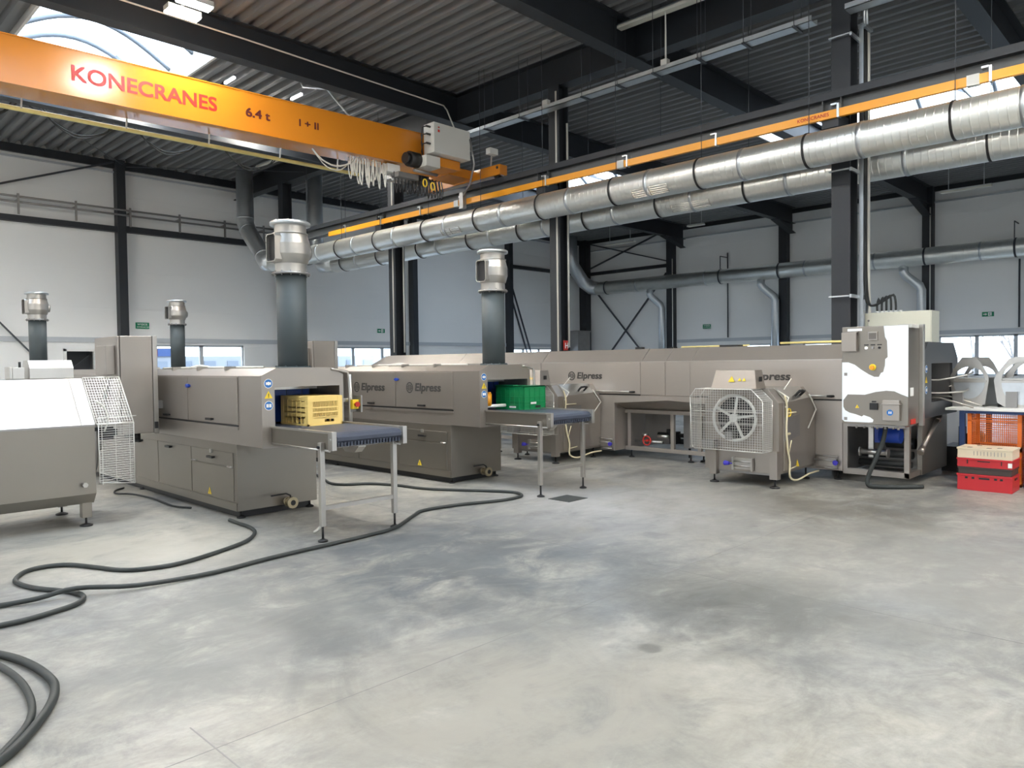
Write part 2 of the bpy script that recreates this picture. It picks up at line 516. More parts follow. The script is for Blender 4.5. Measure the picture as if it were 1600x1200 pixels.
def dup(root, d, label, group=None, skip=()):
    r = root.copy(); COL.objects.link(r)
    r.location = Vector(root.location) + Vector(d)
    ORIG[r.name] = ORIG[root.name] + Vector(d)
    r['label'] = label
    if group:
        r['group'] = group
    for ch in list(root.children):
        if ch.name.split('.')[0] in skip:
            continue
        c = ch.copy(); COL.objects.link(c); c.parent = r
        ORIG[c.name] = ORIG[r.name]
        for g in ch.children:
            e = g.copy(); COL.objects.link(e); e.parent = c
            ORIG[e.name] = ORIG[r.name]
    return r

def text_mb(mb, body, o, U, V, height, bold=0.0, xs=1.0, shear=0.0, lift=0.003, space=1.0):
    """lettering as flat faces on a surface: o = lower left corner, U / V = directions along and up"""
    cu = bpy.data.curves.new('lettering', 'FONT')
    cu.body = body; cu.size = 1.0; cu.shear = shear; cu.space_character = space
    ob = bpy.data.objects.new('lettering', cu)
    COL.objects.link(ob)
    dg = bpy.context.evaluated_depsgraph_get()
    me = bpy.data.meshes.new_from_object(ob.evaluated_get(dg))
    k = height / 0.70
    U = Vector(U); V = Vector(V); N = U.cross(V)
    i = len(mb.v)
    for j, (dx, dy) in enumerate(((0, 0), (bold, 0), (0, bold), (bold, bold)) if bold else ((0, 0),)):
        i = len(mb.v)
        for v in me.vertices:      # a heavier stroke: the same glyphs laid a hair over one another
            mb.v.append(tuple(Vector(o) + U * ((v.co.x + dx) * k * xs) + V * ((v.co.y + dy) * k) + N * (lift + 0.0006 * j)))
        for p in me.polygons:
            mb.f.append(tuple(i + q for q in p.vertices)); mb.s.append(False)
    w = max((v.co.x for v in me.vertices), default=0) * k * xs
    bpy.data.objects.remove(ob); bpy.data.curves.remove(cu); bpy.data.meshes.remove(me)
    return w

def disc(mb, c, U, V, r, lift=0.003, n=20, r_in=0.0):
    U = Vector(U); V = Vector(V); N = U.cross(V); c = Vector(c) + N * lift
    P = [c + U * (r * math.cos(2 * math.pi * k / n)) + V * (r * math.sin(2 * math.pi * k / n)) for k in range(n)]
    if r_in:
        Q = [c + U * (r_in * math.cos(2 * math.pi * k / n)) + V * (r_in * math.sin(2 * math.pi * k / n)) for k in range(n)]
        for k in range(n):
            mb.face([P[k], P[(k + 1) % n], Q[(k + 1) % n], Q[k]])
    else:
        mb.face(P)

def rect(mb, c, U, V, w, h, lift=0.003):
    U = Vector(U); V = Vector(V); c = Vector(c) + U.cross(V) * lift
    mb.face([c - U * w / 2 - V * h / 2, c + U * w / 2 - V * h / 2, c + U * w / 2 + V * h / 2, c - U * w / 2 + V * h / 2])

def tri(mb, c, U, V, w, lift=0.003):
    U = Vector(U); V = Vector(V); c = Vector(c) + U.cross(V) * lift
    mb.face([c - U * w / 2 - V * w * 0.43, c + U * w / 2 - V * w * 0.43, c + V * w * 0.43])

X_, Y_, Z_ = Vector((1, 0, 0)), Vector((0, 1, 0)), Vector((0, 0, 1))
NX = -Y_      # reading direction on a face that looks towards -X (from the hall: left end at large y)

# ================================================================== THE HALL
HX0, HX1, HY0, HY1 = -12.0, 30.05, -12.0, 24.0
ZB, ZD = 7.10, 7.75          # underside of rafters / underside of roof deck

f = S(MB().box(HX0, HX1, HY0, HY1, -0.2, 0.0), 'floor', FLOOR)
JOINT = mat('floor_joint', (0.22, 0.218, 0.21), 0.5)
jm = MB()
for a in (-2.0, 4.905, 11.9):
    jm.box(a - 0.002, a + 0.002, HY0, HY1, 0.0, 0.0008)
for a in (-3.0, 3.04, 9.05):
    jm.box(HX0, HX1, a - 0.002, a + 0.002, 0.0, 0.0008)
jm.box(1.312, 1.318, 1.0, 3.3, 0.0, 0.0008)
S(jm, 'floor_joint_lines', JOINT)

def wall_x(name, x0, x1, y_in, th, z1, openings):
    """wall parallel to X with rectangular openings (x0, x1, z0, z1)"""
    m = MB(); a, b = sorted((y_in, y_in + th)); cur = x0
    for (u, v, p, q) in sorted(openings):
        if u > cur:
            m.box(cur, u, a, b, 0, z1)
        if p > 0:
            m.box(u, v, a, b, 0, p)
        m.box(u, v, a, b, q, z1)
        cur = v
    m.box(cur, x1, a, b, 0, z1)
    return S(m, name, WALL)

def wall_y(name, y0, y1, x_in, th, z1, openings):
    m = MB(); a, b = sorted((x_in, x_in + th)); cur = y0
    for (u, v, p, q) in sorted(openings):
        if u > cur:
            m.box(a, b, cur, u, 0, z1)
        if p > 0:
            m.box(a, b, u, v, 0, p)
        m.box(a, b, u, v, q, z1)
        cur = v
    m.box(a, b, cur, y1, 0, z1)
    return S(m, name, WALL)

ZT = ZD + 0.16
LW = [(8.05, 11.68, 0.95, 2.30), (6.28, 7.10, 0.95, 2.12), (15.3, 18.35, 0.95, 2.28), (24.45, 27.6, 0.95, 2.28)]
RW = [(1.6, 7.66, 0.95, 2.38), (11.2, 12.62, 0.95, 2.26), (14.0, 16.42, 0.95, 2.28), (16.85, 17.6, 0.95, 2.22)]
GX = [(3.5, 8.5, 1.0, 2.2), (14, 20, 1.0, 2.4)]
GY = [(-8, -2, 0.8, 2.3), (5, 11, 0.8, 2.3), (15, 20, 0.8, 2.3)]
wall_x('wall_left', HX0, HX1 + 0.2, HY1, 0.2, ZT, LW)
wall_y('wall_right', HY0, HY1, HX1, 0.2, ZT, RW)
wall_x('wall_front', HX0, HX1 + 0.2, HY0, -0.2, ZT, GX)
wall_y('wall_back', HY0, HY1, HX0, -0.2, ZT, GY)

# roof deck: trapezoidal sheet with ribs along Y, cut out under the skylights
PITCH_R = 0.30
SKY = [(3.60, 6.60, 13.15, 18.0), (18.9, 21.9, 2.6, 9.4), (18.9, 21.9, 14.45, 20.0),
       (1.20, 4.80, 3.3, 7.7), (-6.0, -3.0, 4.0, 9.6), (-6.0, -3.0, -8.4, -2.6), (3.60, 6.60, -9.6, -4.4), (18.9, 21.9, -9.0, -3.4), (-6.0, -3.0, 14.4, 20.0)]
dk = MB()
nr = int(round((HX1 + 0.2 - HX0) / PITCH_R))
for k in range(nr):
    x = HX0 + k * PITCH_R
    segs = [(HY0 - 0.2, HY1 + 0.2)]
    for (a, b, c, d) in SKY:
        if x + PITCH_R > a + 0.01 and x < b - 0.01:
            ns = []
            for (p, q) in segs:
                if d <= p or c >= q:
                    ns.append((p, q))
                else:
                    if c > p: ns.append((p, c))
                    if d < q: ns.append((d, q))
            segs = ns
    for (p, q) in segs:
        dk.strip([(x, ZD), (x + 0.10, ZD), (x + 0.14, ZD + 0.12), (x + 0.26, ZD + 0.12), (x + 0.30, ZD)], 'y', p, q)
S(dk, 'ceiling', DECK)

for i, (a, b, c, d) in enumerate(SKY):
    cb = MB()
    for q in ((a - 0.05, a, c - 0.05, d + 0.05), (b, b + 0.05, c - 0.05, d + 0.05), (a, b, c - 0.05, c), (a, b, d, d + 0.05)):
        cb.box(*q, ZD - 0.02, ZD + 0.42)
    root = S(cb, 'window_%d' % (20 + i), WHITE)
    root.name = 'skylight_curb' if i == 0 else 'skylight_curb.%03d' % i
    ORIG[root.name] = Vector(root.location)
    gz = MB(); rb = MB(); N = 14
    arc = [(a + (b - a) * k / N, ZD + 0.42 + 0.62 * math.sin(math.pi * k / N)) for k in range(N + 1)]
    gz.strip(arc, 'y', c, d)
    for yy in (c, d):
        gz.face([(p[0], yy, p[1]) for p in arc])
    S(gz, 'barrel_glazing', POLY, root)
    n = 4
    for k in range(n + 1):
        yy = c + (d - c) * k / n
        rb.tube([(p[0], yy, p[1] - 0.06) for p in arc], 0.05, 6)
    for k in (1, 3):
        yy = c + (d - c) * k / n
        rb.bar((a, yy + 0.5, ZD + 0.40), (b, yy + 0.5, ZD + 0.40), 0.045)
        rb.bar((b - 0.7, yy + 0.5, ZD + 0.42), (b - 0.7, yy + 1.1, ZD + 0.78), 0.07)
    S(rb, 'glazing_bars', BARM, root)

def ibeam_x(m, x0, x1, y, z0, z1, w, t=0.022, tw=0.014):
    m.box(x0, x1, y - w / 2, y + w / 2, z0, z0 + t)
    m.box(x0, x1, y - w / 2, y + w / 2, z1 - t, z1)
    m.box(x0, x1, y - tw / 2, y + tw / 2, z0 + t, z1 - t)

def ibeam_y(m, y0, y1, x, z0, z1, w, t=0.022, tw=0.014):
    m.box(x - w / 2, x + w / 2, y0, y1, z0, z0 + t)
    m.box(x - w / 2, x + w / 2, y0, y1, z1 - t, z1)
    m.box(x - tw / 2, x + tw / 2, y0, y1, z0 + t, z1 - t)

for y in (17.97, 12.91, 7.97, 3.02, -2.0, -7.0):
    m = MB(); ibeam_x(m, HX0 + 0.05, HX1 - 0.35, y, ZB, ZD, 0.28)
    m.prism([(HX1 - 0.33, ZB), (HX1 - 2.0, ZB), (HX1 - 0.33, ZB - 0.36)], 'y', y - 0.008, y + 0.008)
    m.hexa([(HX1 - 2.0, y - 0.14, ZB - 0.02), (HX1 - 0.33, y - 0.14, ZB - 0.38), (HX1 - 0.33, y + 0.14, ZB - 0.38), (HX1 - 2.0, y + 0.14, ZB - 0.02)],
           [(HX1 - 2.0, y - 0.14, ZB), (HX1 - 0.33, y - 0.14, ZB - 0.36), (HX1 - 0.33, y + 0.14, ZB - 0.36), (HX1 - 2.0, y + 0.14, ZB)])
    S(m, 'roof_beam', DARK)
m = MB(); ibeam_y(m, HY0 + 0.05, HY1 - 0.05, 11.55, ZB + 0.03, ZD, 0.30)
S(m, 'longitudinal_roof_beam', DARK)
m = MB(); ibeam_y(m, HY0 + 0.05, HY1 - 0.4, 22.4, ZB + 0.03, ZD, 0.24)
S(m, 'longitudinal_roof_beam', DARK)
S(MB().box(HX0, HX1, HY1 - 0.12, HY1 - 0.01, ZD - 0.22, ZD), 'eaves_beam', DARK)
S(MB().box(HX1 - 0.12, HX1 - 0.01, HY0, HY1 - 0.12, ZD - 0.16, ZD), 'eaves_beam', DARK)

def hcol(x, y, wx, wy, z1, name='steel_column', mm=None):
    m = MB(); t = 0.022
    m.box(x - wx / 2, x - wx / 2 + t, y - wy / 2, y + wy / 2, 0, z1)
    m.box(x + wx / 2 - t, x + wx / 2, y - wy / 2, y + wy / 2, 0, z1)
    m.box(x - wx / 2 + t, x + wx / 2 - t, y - 0.008, y + 0.008, 0, z1)
    m.box(x - wx / 2 - 0.05, x + wx / 2 + 0.05, y - wy / 2 - 0.05, y + wy / 2 + 0.05, 0, 0.025)
    return S(m, name, mm or DARK)

for y in (-1.5, 4.2, 9.80, 15.22, 20.75):
    hcol(11.50, y, 0.30, 0.27, ZB + 0.03)
for x in (2.4, 7.83, 13.21, 18.83, 24.39):
    S(MB().box(x - 0.12, x + 0.12, HY1 - 0.30, HY1, 0, ZD), 'wall_column', DARK)
S(MB().box(29.66, 30.04, 23.55, 23.99, 0, ZD), 'wall_column', DARK)
for y in (18.71, 13.33, 7.96, 2.6):
    S(MB().box(HX1 - 0.32, HX1 - 0.01, y - 0.17, y + 0.17, 0, ZD), 'wall_column', DARK)

g = MB(); g.box(2.5, 7.71, 23.80, 23.99, 5.64, 5.80); g.box(7.95, 13.09, 23.80, 23.99, 5.66, 5.84)
S(g, 'wall_girt', DARK)
S(MB().box(24.51, 29.6, 23.80, 23.99, 5.97, 6.12), 'wall_girt', DARK)
S(MB().box(29.82, 30.04, 18.88, 23.55, 5.98, 6.12), 'wall_girt', DARK)
def brace(p, q, w=0.09, name='wall_brace', mm=DARK2):
    S(MB().bar(p, q, w, w * 0.6), name, mm)
xb = 29.93
brace((xb, 23.5, 5.55), (xb, 18.95, 0.45)); brace((xb - 0.08, 18.95, 5.70), (xb - 0.08, 23.5, 0.6))
brace((xb, 23.45, 7.55), (xb, 18.95, 6.26)); brace((xb - 0.08, 23.47, 6.3), (xb - 0.08, 19.0, 7.68))
brace((3.0, 23.88, 5.9), (7.69, 23.88, 7.70), 0.08); brace((2.5, 23.9, 5.5), (6.2, 23.9, 1.15), 0.06)
brace((24.55, 23.9, 4.7), (25.95, 23.9, 1.2), 0.07); brace((24.55, 23.78, 5.0), (26.1, 23.78, 1.2), 0.07)
brace((7.85, 23.6, 7.6), (4.0, 18.1, 7.2), 0.03); brace((7.95, 23.6, 7.55), (13.0, 18.1, 7.2), 0.03)
# flashings above the window bands
S(MB().box(2.5, 24.27, 23.96, 23.995, 2.36, 2.50), 'trim_1', FRAMEM)
S(MB().box(30.01, 30.045, -1.0, 18.5, 2.44, 2.58), 'trim_2', FRAMEM)
S(MB().box(2.5, 29.5, 23.94, 23.99, 7.40, 7.45), 'trim_3', FRAMEM)
S(MB().box(29.98, 30.04, -4.0, 23.5, 7.18, 7.24), 'trim_4', FRAMEM)
S(MB().box(24.5, 29.6, 23.96, 23.995, 2.36, 2.50), 'trim_5', FRAMEM)

# windows: frame ring with mullions, one pane each
def window_x(n, x0, x1, z0, z1, mull, y=24.05):
    m = MB(); w = 0.06
    for q in ((x0, x1, z0, z0 + w), (x0, x1, z1 - w, z1), (x0, x0 + w, z0, z1), (x1 - w, x1, z0, z1)):
        m.box(q[0], q[1], y, y + 0.07, q[2], q[3])
    for c in mull:
        m.box(c - 0.06, c + 0.06, y, y + 0.07, z0, z1)
    r = S(m, 'window_%d' % n, FRAMEM)
    MB().box(x0 + 0.02, x1 - 0.02, y + 0.03, y + 0.04, z0 + 0.02, z1 - 0.02).build('window_pane', GLASS, r)
def window_y(n, y0, y1, z0, z1, mull, x=30.1):
    m = MB(); w = 0.06
    for q in ((y0, y1, z0, z0 + w), (y0, y1, z1 - w, z1), (y0, y0 + w, z0, z1), (y1 - w, y1, z0, z1)):
        m.box(x, x + 0.07, q[0], q[1], q[2], q[3])
    for c in mull:
        m.box(x, x + 0.07, c - 0.06, c + 0.06, z0, z1)
    r = S(m, 'window_%d' % n, FRAMEM)
    MB().box(x + 0.03, x + 0.04, y0 + 0.02, y1 - 0.02, z0 + 0.02, z1 - 0.02).build('window_pane', GLASS, r)
window_x(1, *LW[0], [10.25]); window_x(2, *LW[2], [16.05, 17.4]); window_x(3, *LW[3], [25.5, 26.6])
window_y(4, *RW[0], [6.47, 5.32, 4.15, 2.9]); window_y(5, *RW[1], []); window_y(6, *RW[2], [15.15]); window_y(7, *RW[3], [])
# closed service hatch: shallow dark niche with a light frame
h = MB()
for q in ((6.26, 6.34, 0.95, 2.16), (7.05, 7.12, 0.95, 2.16), (6.26, 7.12, 2.09, 2.16)):
    h.box(q[0], q[1], 23.97, 24.1, q[2], q[3])
r = S(h, 'window_8', WHITE)
MB().box(6.28, 7.1, 24.55, 24.6, 0.9, 2.15).build('niche_panel', DARK2, r)
nb = MB().box(6.1, 6.28, 24.2, 24.6, 0.9, 2.2).box(7.1, 7.2, 24.2, 24.6, 0.9, 2.2).box(6.1, 7.2, 24.2, 24.6, 2.15, 2.2).box(6.1, 7.2, 24.2, 24.6, 0.85, 0.9)
nb.build('niche_lining', STEELD, r)
MB().bar((6.45, 24.3, 1.5), (7.05, 24.3, 2.0), 0.03).build('niche_strut', DARK2, r)

# ---- outside: ground, neighbour building, trees
S(MB().box(-80, 110, -80, 110, -0.45, -0.25), 'ground_outside', SNOW)
nb = thing('neighbour_building', 'pale industrial building with red and blue fascia seen through the wall window', 'building', (12, 40, -0.25))
MB().box(-4, 30, 39, 46, -0.25, 2.15).build('facade', FACADE, nb)
w_ = MB()
for k in range(24):
    w_.box(-2 + k * 1.25, -2 + k * 1.25 + 0.6, 38.95, 39.0, 0.4, 1.9)
w_.build('window_band', FACADE2, nb)
MB().box(12.4, 14.35, 38.9, 39.0, 2.15, 2.52).build('red_fascia', REDB, nb)
MB().box(14.36, 15.6, 38.88, 39.0, 2.15, 2.56).build('blue_fascia', BLUEB, nb)
def tree(x, y, h, seed, label):
    rnd = random.Random(seed)
    m = MB()
    def branch(p, d, L, r, k):
        q = p + d * L
        m.cyl(p, q, r, r * 0.6, n=5, caps=False)
        if k == 0:
            return
        for _ in range(3):
            e = (d + Vector((rnd.uniform(-.7, .7), rnd.uniform(-.7, .7), rnd.uniform(-.1, .5)))).normalized()
            branch(p + d * L * rnd.uniform(0.55, 1.0), e, L * 0.66, r * 0.5, k - 1)
    branch(Vector((x, y, -0.3)), Vector((0, 0, 1)), h * 0.36, 0.10, 4)
    T(m, 'bare_tree', BARK, label, 'tree', 'bare trees outside')
tree(44, 9.6, 6, 3, 'leafless tree outside behind the left pane of the right window')
tree(46, 8.2, 5, 5, 'leafless tree outside just right of the window post')

# ================================================================== LAMPS
def highbay(x, y, z, label, group='lit lamp pairs under the roof beams', first=[None]):
    if first[0] is not None:
        return dup(first[0], (x - first[0].location.x, y - first[0].location.y, z - first[0].location.z), label, group)
    t = thing('high_bay_lamp', label, 'lamp', (x, y, z), group)
    MB().box(x - 0.25, x + 0.25, y - 0.10, y + 0.10, z + 0.02, z + 0.10).build('lamp_housing', GREYBOX, t)
    MB().box(x - 0.24, x + 0.24, y - 0.09, y + 0.09, z, z + 0.02).build('lamp_lens', LENS, t)
    MB().box(x - 0.02, x + 0.02, y - 0.02, y + 0.02, z + 0.10, ZD).build('lamp_bracket', GALV, t)
    first[0] = t
    return t
ZL = 6.98
highbay(4.78, 11.60, 6.98, 'lit white lamp under the roof beam by the skylight, farther of the two', None)
highbay(4.77, 11.14, 6.98, 'lit white lamp under the roof beam, nearer of the two', None)
spots = [(6.4, 17.2, 7.62), (9.2, 17.2, 7.62), (4.6, 8.4, 6.98), (4.7, 3.4, 6.98), (0.2, 11.37, 6.98), (-1.5, -2.0, 6.98), (5.0, -2.0, 6.98), (8.2, 0.6, 6.98), (10.0, -1.5, 6.98), (10.0, -5.5, 6.98), (-8, 8.4, 6.98), (-8, 3.4, 6.98), (4.7, -7.0, 6.98), (-1.5, -7.0, 6.98), (1.0, 18.8, 6.9), (-3.0, 18.8, 6.9), (-8.0, 18.8, 6.9), (-6.5, 11.37, 6.98)]  # unseen lamps, most of them added to brighten the walls, floor and washers
for (x, y, zl) in spots:
    for dy in (-0.18, 0.25):
        highbay(x, y + dy, zl, 'unseen lit high bay lamp placed under the roof to light the hall', 'unseen high bay lamps placed to light the hall')

def batten(p, q, label, lit=False, hang=0.0, w=0.11, group=None):
    a = Vector(p); b = Vector(q)
    c = (a + b) / 2
    t = thing('linear_lamp', label, 'lamp', (c.x, c.y, c.z), group)
    MB().bar(a, b, w, 0.05).build('diffuser', TUBEON if lit else TUBE, t)
    d = (b - a).normalized()
    MB().bar(a + Vector((0, 0, 0.045)), b + Vector((0, 0, 0.045)), w * 0.6, 0.04).build('lamp_body', GALV, t)
    if hang:
        for s in (0.15, 0.85):
            e = a.lerp(b, s)
            MB().cyl(e + Vector((0, 0, 0.06)), e + Vector((0, 0, hang)), 0.012, n=6).build('suspension_rod', GALV, t)
    return t
batten((11.0, 7.93, ZD - 0.20), (11.05, 6.3, ZD - 0.20), 'unlit ribbed linear lamp on the roof deck at the top edge of the view', w=0.14)
batten((7.25, 15.5, ZD - 0.10), (7.25, 15.06, ZD - 0.10), 'short lit tube behind the crane girder, left of the other tube', True, w=0.05)
batten((8.75, 15.4, ZD - 0.10), (8.75, 14.95, ZD - 0.10), 'short lit tube behind the crane girder, above the capacity figure', True, w=0.05)
batten((10.85, 21.2, ZD - 0.15), (10.9, 19.8, ZD - 0.15), 'dim linear lamp under the roof between girder and tall riser duct')
batten((27.4, 20.6, 6.9), (27.4, 19.0, 6.9), 'grey linear lamp hung on rods in front of the corner bracing', hang=0.97, w=0.16)
batten((26.0, 15.5, 6.9), (26.0, 14.8, 6.9), 'short grey linear lamp under the roof left of the middle wall column', hang=0.97, w=0.2)
batten((26.9, 6.8, 6.9), (26.9, 5.4, 6.9), 'grey linear lamp hung on rods above the right wall duct', hang=0.97, w=0.16)

# ================================================================== RUNWAY, TRAY, DUCTS
m = MB(); ibeam_y(m, HY0 + 0.2, 20.95, 11.10, 5.15, 5.43, 0.22, 0.02)
for y in (4.2, 9.8, 15.22, 20.75, -1.5):
    for s in (-0.13, 0.13):
        m.box(10.997, 11.203, y + s - 0.006, y + s + 0.006, 5.17, 5.41)
S(m, 'crane_runway_beam', BEAMG)
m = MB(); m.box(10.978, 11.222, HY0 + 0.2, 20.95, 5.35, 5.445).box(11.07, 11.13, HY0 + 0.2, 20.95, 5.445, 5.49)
S(m, 'rail_flange_shade', DARK)  # rail and top flange, deepened to a dark band for the shade beneath
for y in (4.2, 9.8, 15.22, 20.75, -1.5):
    S(MB().box(10.95, 11.34, y - 0.12, y + 0.12, 4.93, 5.12).box(11.0, 11.34, y - 0.10, y + 0.10, 4.83, 4.93), 'runway_corbel', DARK)

t = thing('conductor_rail', 'long orange conductor rail running below the dark crane runway beam', 'rail', (10.93, 6, 5.0))
MB().box(10.90, 10.96, HY0 + 0.4, 17.4, 5.05, 5.165).build('rail_profile', RAILO, t)
for y in (16.58, 15.04, 13.5, 12.06, 9.63, 7.71, 5.98, 4.07, 2.21):
    h = MB().box(10.885, 10.975, y - 0.015, y + 0.015, 5.04, 5.24).box(10.89, 11.0, y + 0.02, y + 0.10, 5.225, 5.25)
    h.build('rail_hanger', GALV, t)
for y in (12.25, 7.85, 2.40):
    MB().box(10.885, 10.975, y - 0.07, y + 0.07, 5.04, 5.175).build('joint_clip', GREYBOX, t)
rt_ = MB(); text_mb(rt_, 'KONECRANES', (10.899, 4.66, 5.085), NX, Z_, 0.05, 0.02)
rt_.build('rail_marking', RED, t)

t = thing('cable_tray', 'galvanised cable tray hung under the roof along the column line', 'tray', (11.0, 6, 6.52))
m = MB(); m.box(10.90, 11.12, HY0 + 0.5, 3.98, 6.52, 6.53).box(10.90, 10.91, HY0 + 0.5, 3.98, 6.52, 6.60).box(11.11, 11.12, HY0 + 0.5, 3.98, 6.52, 6.60)
m.box(10.90, 11.12, 4.45, 11.95, 6.52, 6.53).box(10.90, 10.91, 4.45, 11.95, 6.52, 6.60).box(11.11, 11.12, 4.45, 11.95, 6.52, 6.60)
m.build('tray_channel', GALV, t)
for y in (11.3, 10.3, 8.7, 7.9, 7.15, 6.3, 5.5, 4.7, 2.6, 1.0):
    h = MB().box(10.86, 11.16, y - 0.02, y + 0.02, 6.495, 6.52)
    h.cyl((10.88, y, 6.5), (10.88, y, ZD), 0.006, n=5).cyl((11.14, y, 6.5), (11.14, y, ZD), 0.006, n=5)
    h.build('tray_hanger', DARK2, t)
cb = MB()
for k in range(4):
    cb.tube([(10.96 + 0.035 * k, 11.9, 6.545), (10.97 + 0.035 * k, 8, 6.545), (10.95 + 0.035 * k, 4.6, 6.545), (10.96 + 0.035 * k, 4.5, 6.545)], 0.012, 6)
cb.build('tray_cable', CABLEW, t)
T(MB().box(10.95, 11.05, 9.62, 9.76, 6.62, 6.72), 'junction_box', GREYBOX, 'small white junction box on the tray at the slim middle column', 'box')
T(MB().box(10.95, 11.05, 6.92, 7.04, 6.62, 6.72), 'junction_box', GREYBOX, 'small white junction box on the tray where the conduit drops', 'box')

T(MB().tube([(2.6, 12.74, 7.45), (6.4, 12.74, 7.45), (11.0, 12.74, 7.38), (11.1, 12.74, 7.3), (11.0, 12.3, 6.62)], 0.016, 6), 'lamp_conduit', CABLEW, 'white conduit along the roof beam bending down to the tray', 'conduit')
T(MB().tube([(11.02, 6.98, 6.72), (11.02, 6.98, 7.58), (10.9, 5.0, 7.6)], 0.016, 6), 'lamp_conduit', CABLEW, 'white conduit rising from the tray box to the roof deck', 'conduit')
T(MB().tube([(8.3, 14.4, 7.87), (8.35, 14.2, 7.5), (8.55, 13.6, 7.35), (9.0, 13.2, 6.6)], 0.02, 6), 'lamp_conduit', GALV, 'grey sloping conduit hanging behind the crane girder', 'conduit')

def duct_run(name, label, p, q, r, m, clamps, group=None, axis='y'):
    t = thing(name, label, 'duct', ((p[0] + q[0]) / 2, (p[1] + q[1]) / 2, p[2] - r), group)
    MB().cyl(p, q, r, n=40).build('duct_pipe', m, t)
    for y in clamps:
        MB().cyl((p[0], y - 0.016, p[2]), (p[0], y + 0.016, p[2]), r + 0.012, n=40, caps=True).build('clamp_band', BLACK, t)
        MB().cyl((p[0], y, p[2] + r), (p[0], y, ZD), 0.006, n=5).build('hanger_rod', DARK2, t)
    for y in clamps:
        MB().cyl((p[0], y - 0.79, p[2]), (p[0], y - 0.73, p[2]), r + 0.007, n=40).build('joint_collar', GALV, t)
    return t
C1 = [2.59, 4.47, 6.22, 7.92, 9.67, 11.43, 13.16, 15.02, 16.71, 18.4]
D1 = duct_run('ventilation_duct', 'nearer thick galvanised duct crossing in front of the columns', (10.86, HY0 + 0.3, 4.635), (10.86, 20.35, 4.635), 0.245, GALVY, C1, 'long spiral ducts')
C2 = [2.51, 4.35, 6.18, 7.99, 9.77, 11.67, 13.37, 15.31, 17.09, 18.9]
D2 = duct_run('ventilation_duct', 'farther thick galvanised duct passing behind the columns', (12.42, HY0 + 0.3, 4.635), (12.42, 19.5, 4.635), 0.245, GALVY, C2, 'long spiral ducts')
def grille(x, y0, y1, z, parent):
    m = MB(); r = 0.247
    for k in range(5):
        a = math.radians(200 + 7 * k) if False else math.radians(205 + 9 * k)
        px, pz = x + r * math.cos(a), z + r * math.sin(a)
        m.bar((px, y0, pz), (px, y1, pz), 0.008)
    for yy in (y0, (y0 + y1) / 2, y1):
        m.tube([(x + r * math.cos(math.radians(205 + 9 * k)), yy, z + r * math.sin(math.radians(205 + 9 * k))) for k in range(5)], 0.008, 5)
    m.build('outlet_grille', STEELL, parent)
grille(10.86, 6.75, 7.45, 4.635, D1); grille(12.42, 6.85, 7.65, 4.635, D2)
grille(10.86, 11.9, 12.5, 4.635, D1)
t = D1
MB().tube([(10.86, 20.3, 4.635), (10.86, 20.75, 4.7), (10.86, 21.0, 4.95), (10.86, 21.85, 5.75), (10.86, 22.05, 6.05), (10.86, 22.05, ZD)], 0.25, 24).build('duct_riser', GALVZ, t)
for (y, z) in ((20.95, 4.9), (21.9, 5.8)):
    MB().cyl((10.86, y - 0.02, z - 0.02), (10.86, y + 0.02, z + 0.02), 0.262, n=28).build('elbow_collar', GALV, t)
MB().cyl((10.86, 22.05, 6.18), (10.86, 22.05, 6.22), 0.262, n=28).build('elbow_collar', GALV, t)
t = D2
MB().tube([(12.42, 19.4, 4.635), (12.42, 20.1, 4.7), (12.42, 20.5, 5.1), (12.42, 20.6, 5.6), (12.42, 20.6, ZD)], 0.25, 24).build('duct_riser', GALVZ, t)

WD = thing('wall_duct', 'blue-grey spiral duct running along the right wall', 'duct', (29.4, 12, 4.9))
MB().cyl((29.38, HY0 + 0.4, 5.22), (29.38, 22.6, 5.22), 0.31, n=36).build('duct_pipe', GALVY, WD)
for y in (22.0, 15.9, 13.28, 7.91, 5.2):
    MB().cyl((29.38, y - 0.03, 5.22), (29.38, y + 0.03, 5.22), 0.325, n=36).build('clamp_band', DARK2, WD)
for y in (20.2, 16.6, 12.2, 9.6, 6.2):
    MB().cyl((29.38, y - 0.03, 5.22), (29.38, y + 0.03, 5.22), 0.318, n=36).build('joint_collar', GALV, WD)
MB().tube([(29.38, 22.5, 5.22), (29.38, 23.0, 5.3), (29.1, 23.3, 5.6), (28.45, 23.4, 6.35), (28.3, 23.4, 6.6), (28.3, 23.4, ZD)], 0.31, 20).build('duct_riser', GALVZ, WD)
for y in (15.95, 5.25):
    MB().bar((29.38, y, 5.5), (29.38, y, 6.1), 0.03).bar((29.38, y, 6.1), (30.03, y, 6.1), 0.03).build('duct_bracket', DARK2, WD)
for i, (y, zb) in enumerate(((19.55, 0.3), (14.1, 0.3), (8.64, 0.3))):
    lab = ('slim drop pipe from the wall duct at the corner bracing', 'slim drop pipe from the wall duct at the middle wall column', 'slim drop pipe from the wall duct above the cream cabinet')[i]
    T(MB().tube([(29.38, y, 4.95), (29.38, y, 4.72), (29.42, y - 0.08, 4.58), (29.5, y - 0.5, 4.2), (29.5, y - 0.56, 4.05), (29.5, y - 0.56, zb)], 0.155, 16), 'drop_duct', GALVZ, lab, 'duct', 'drop pipes of the wall duct')

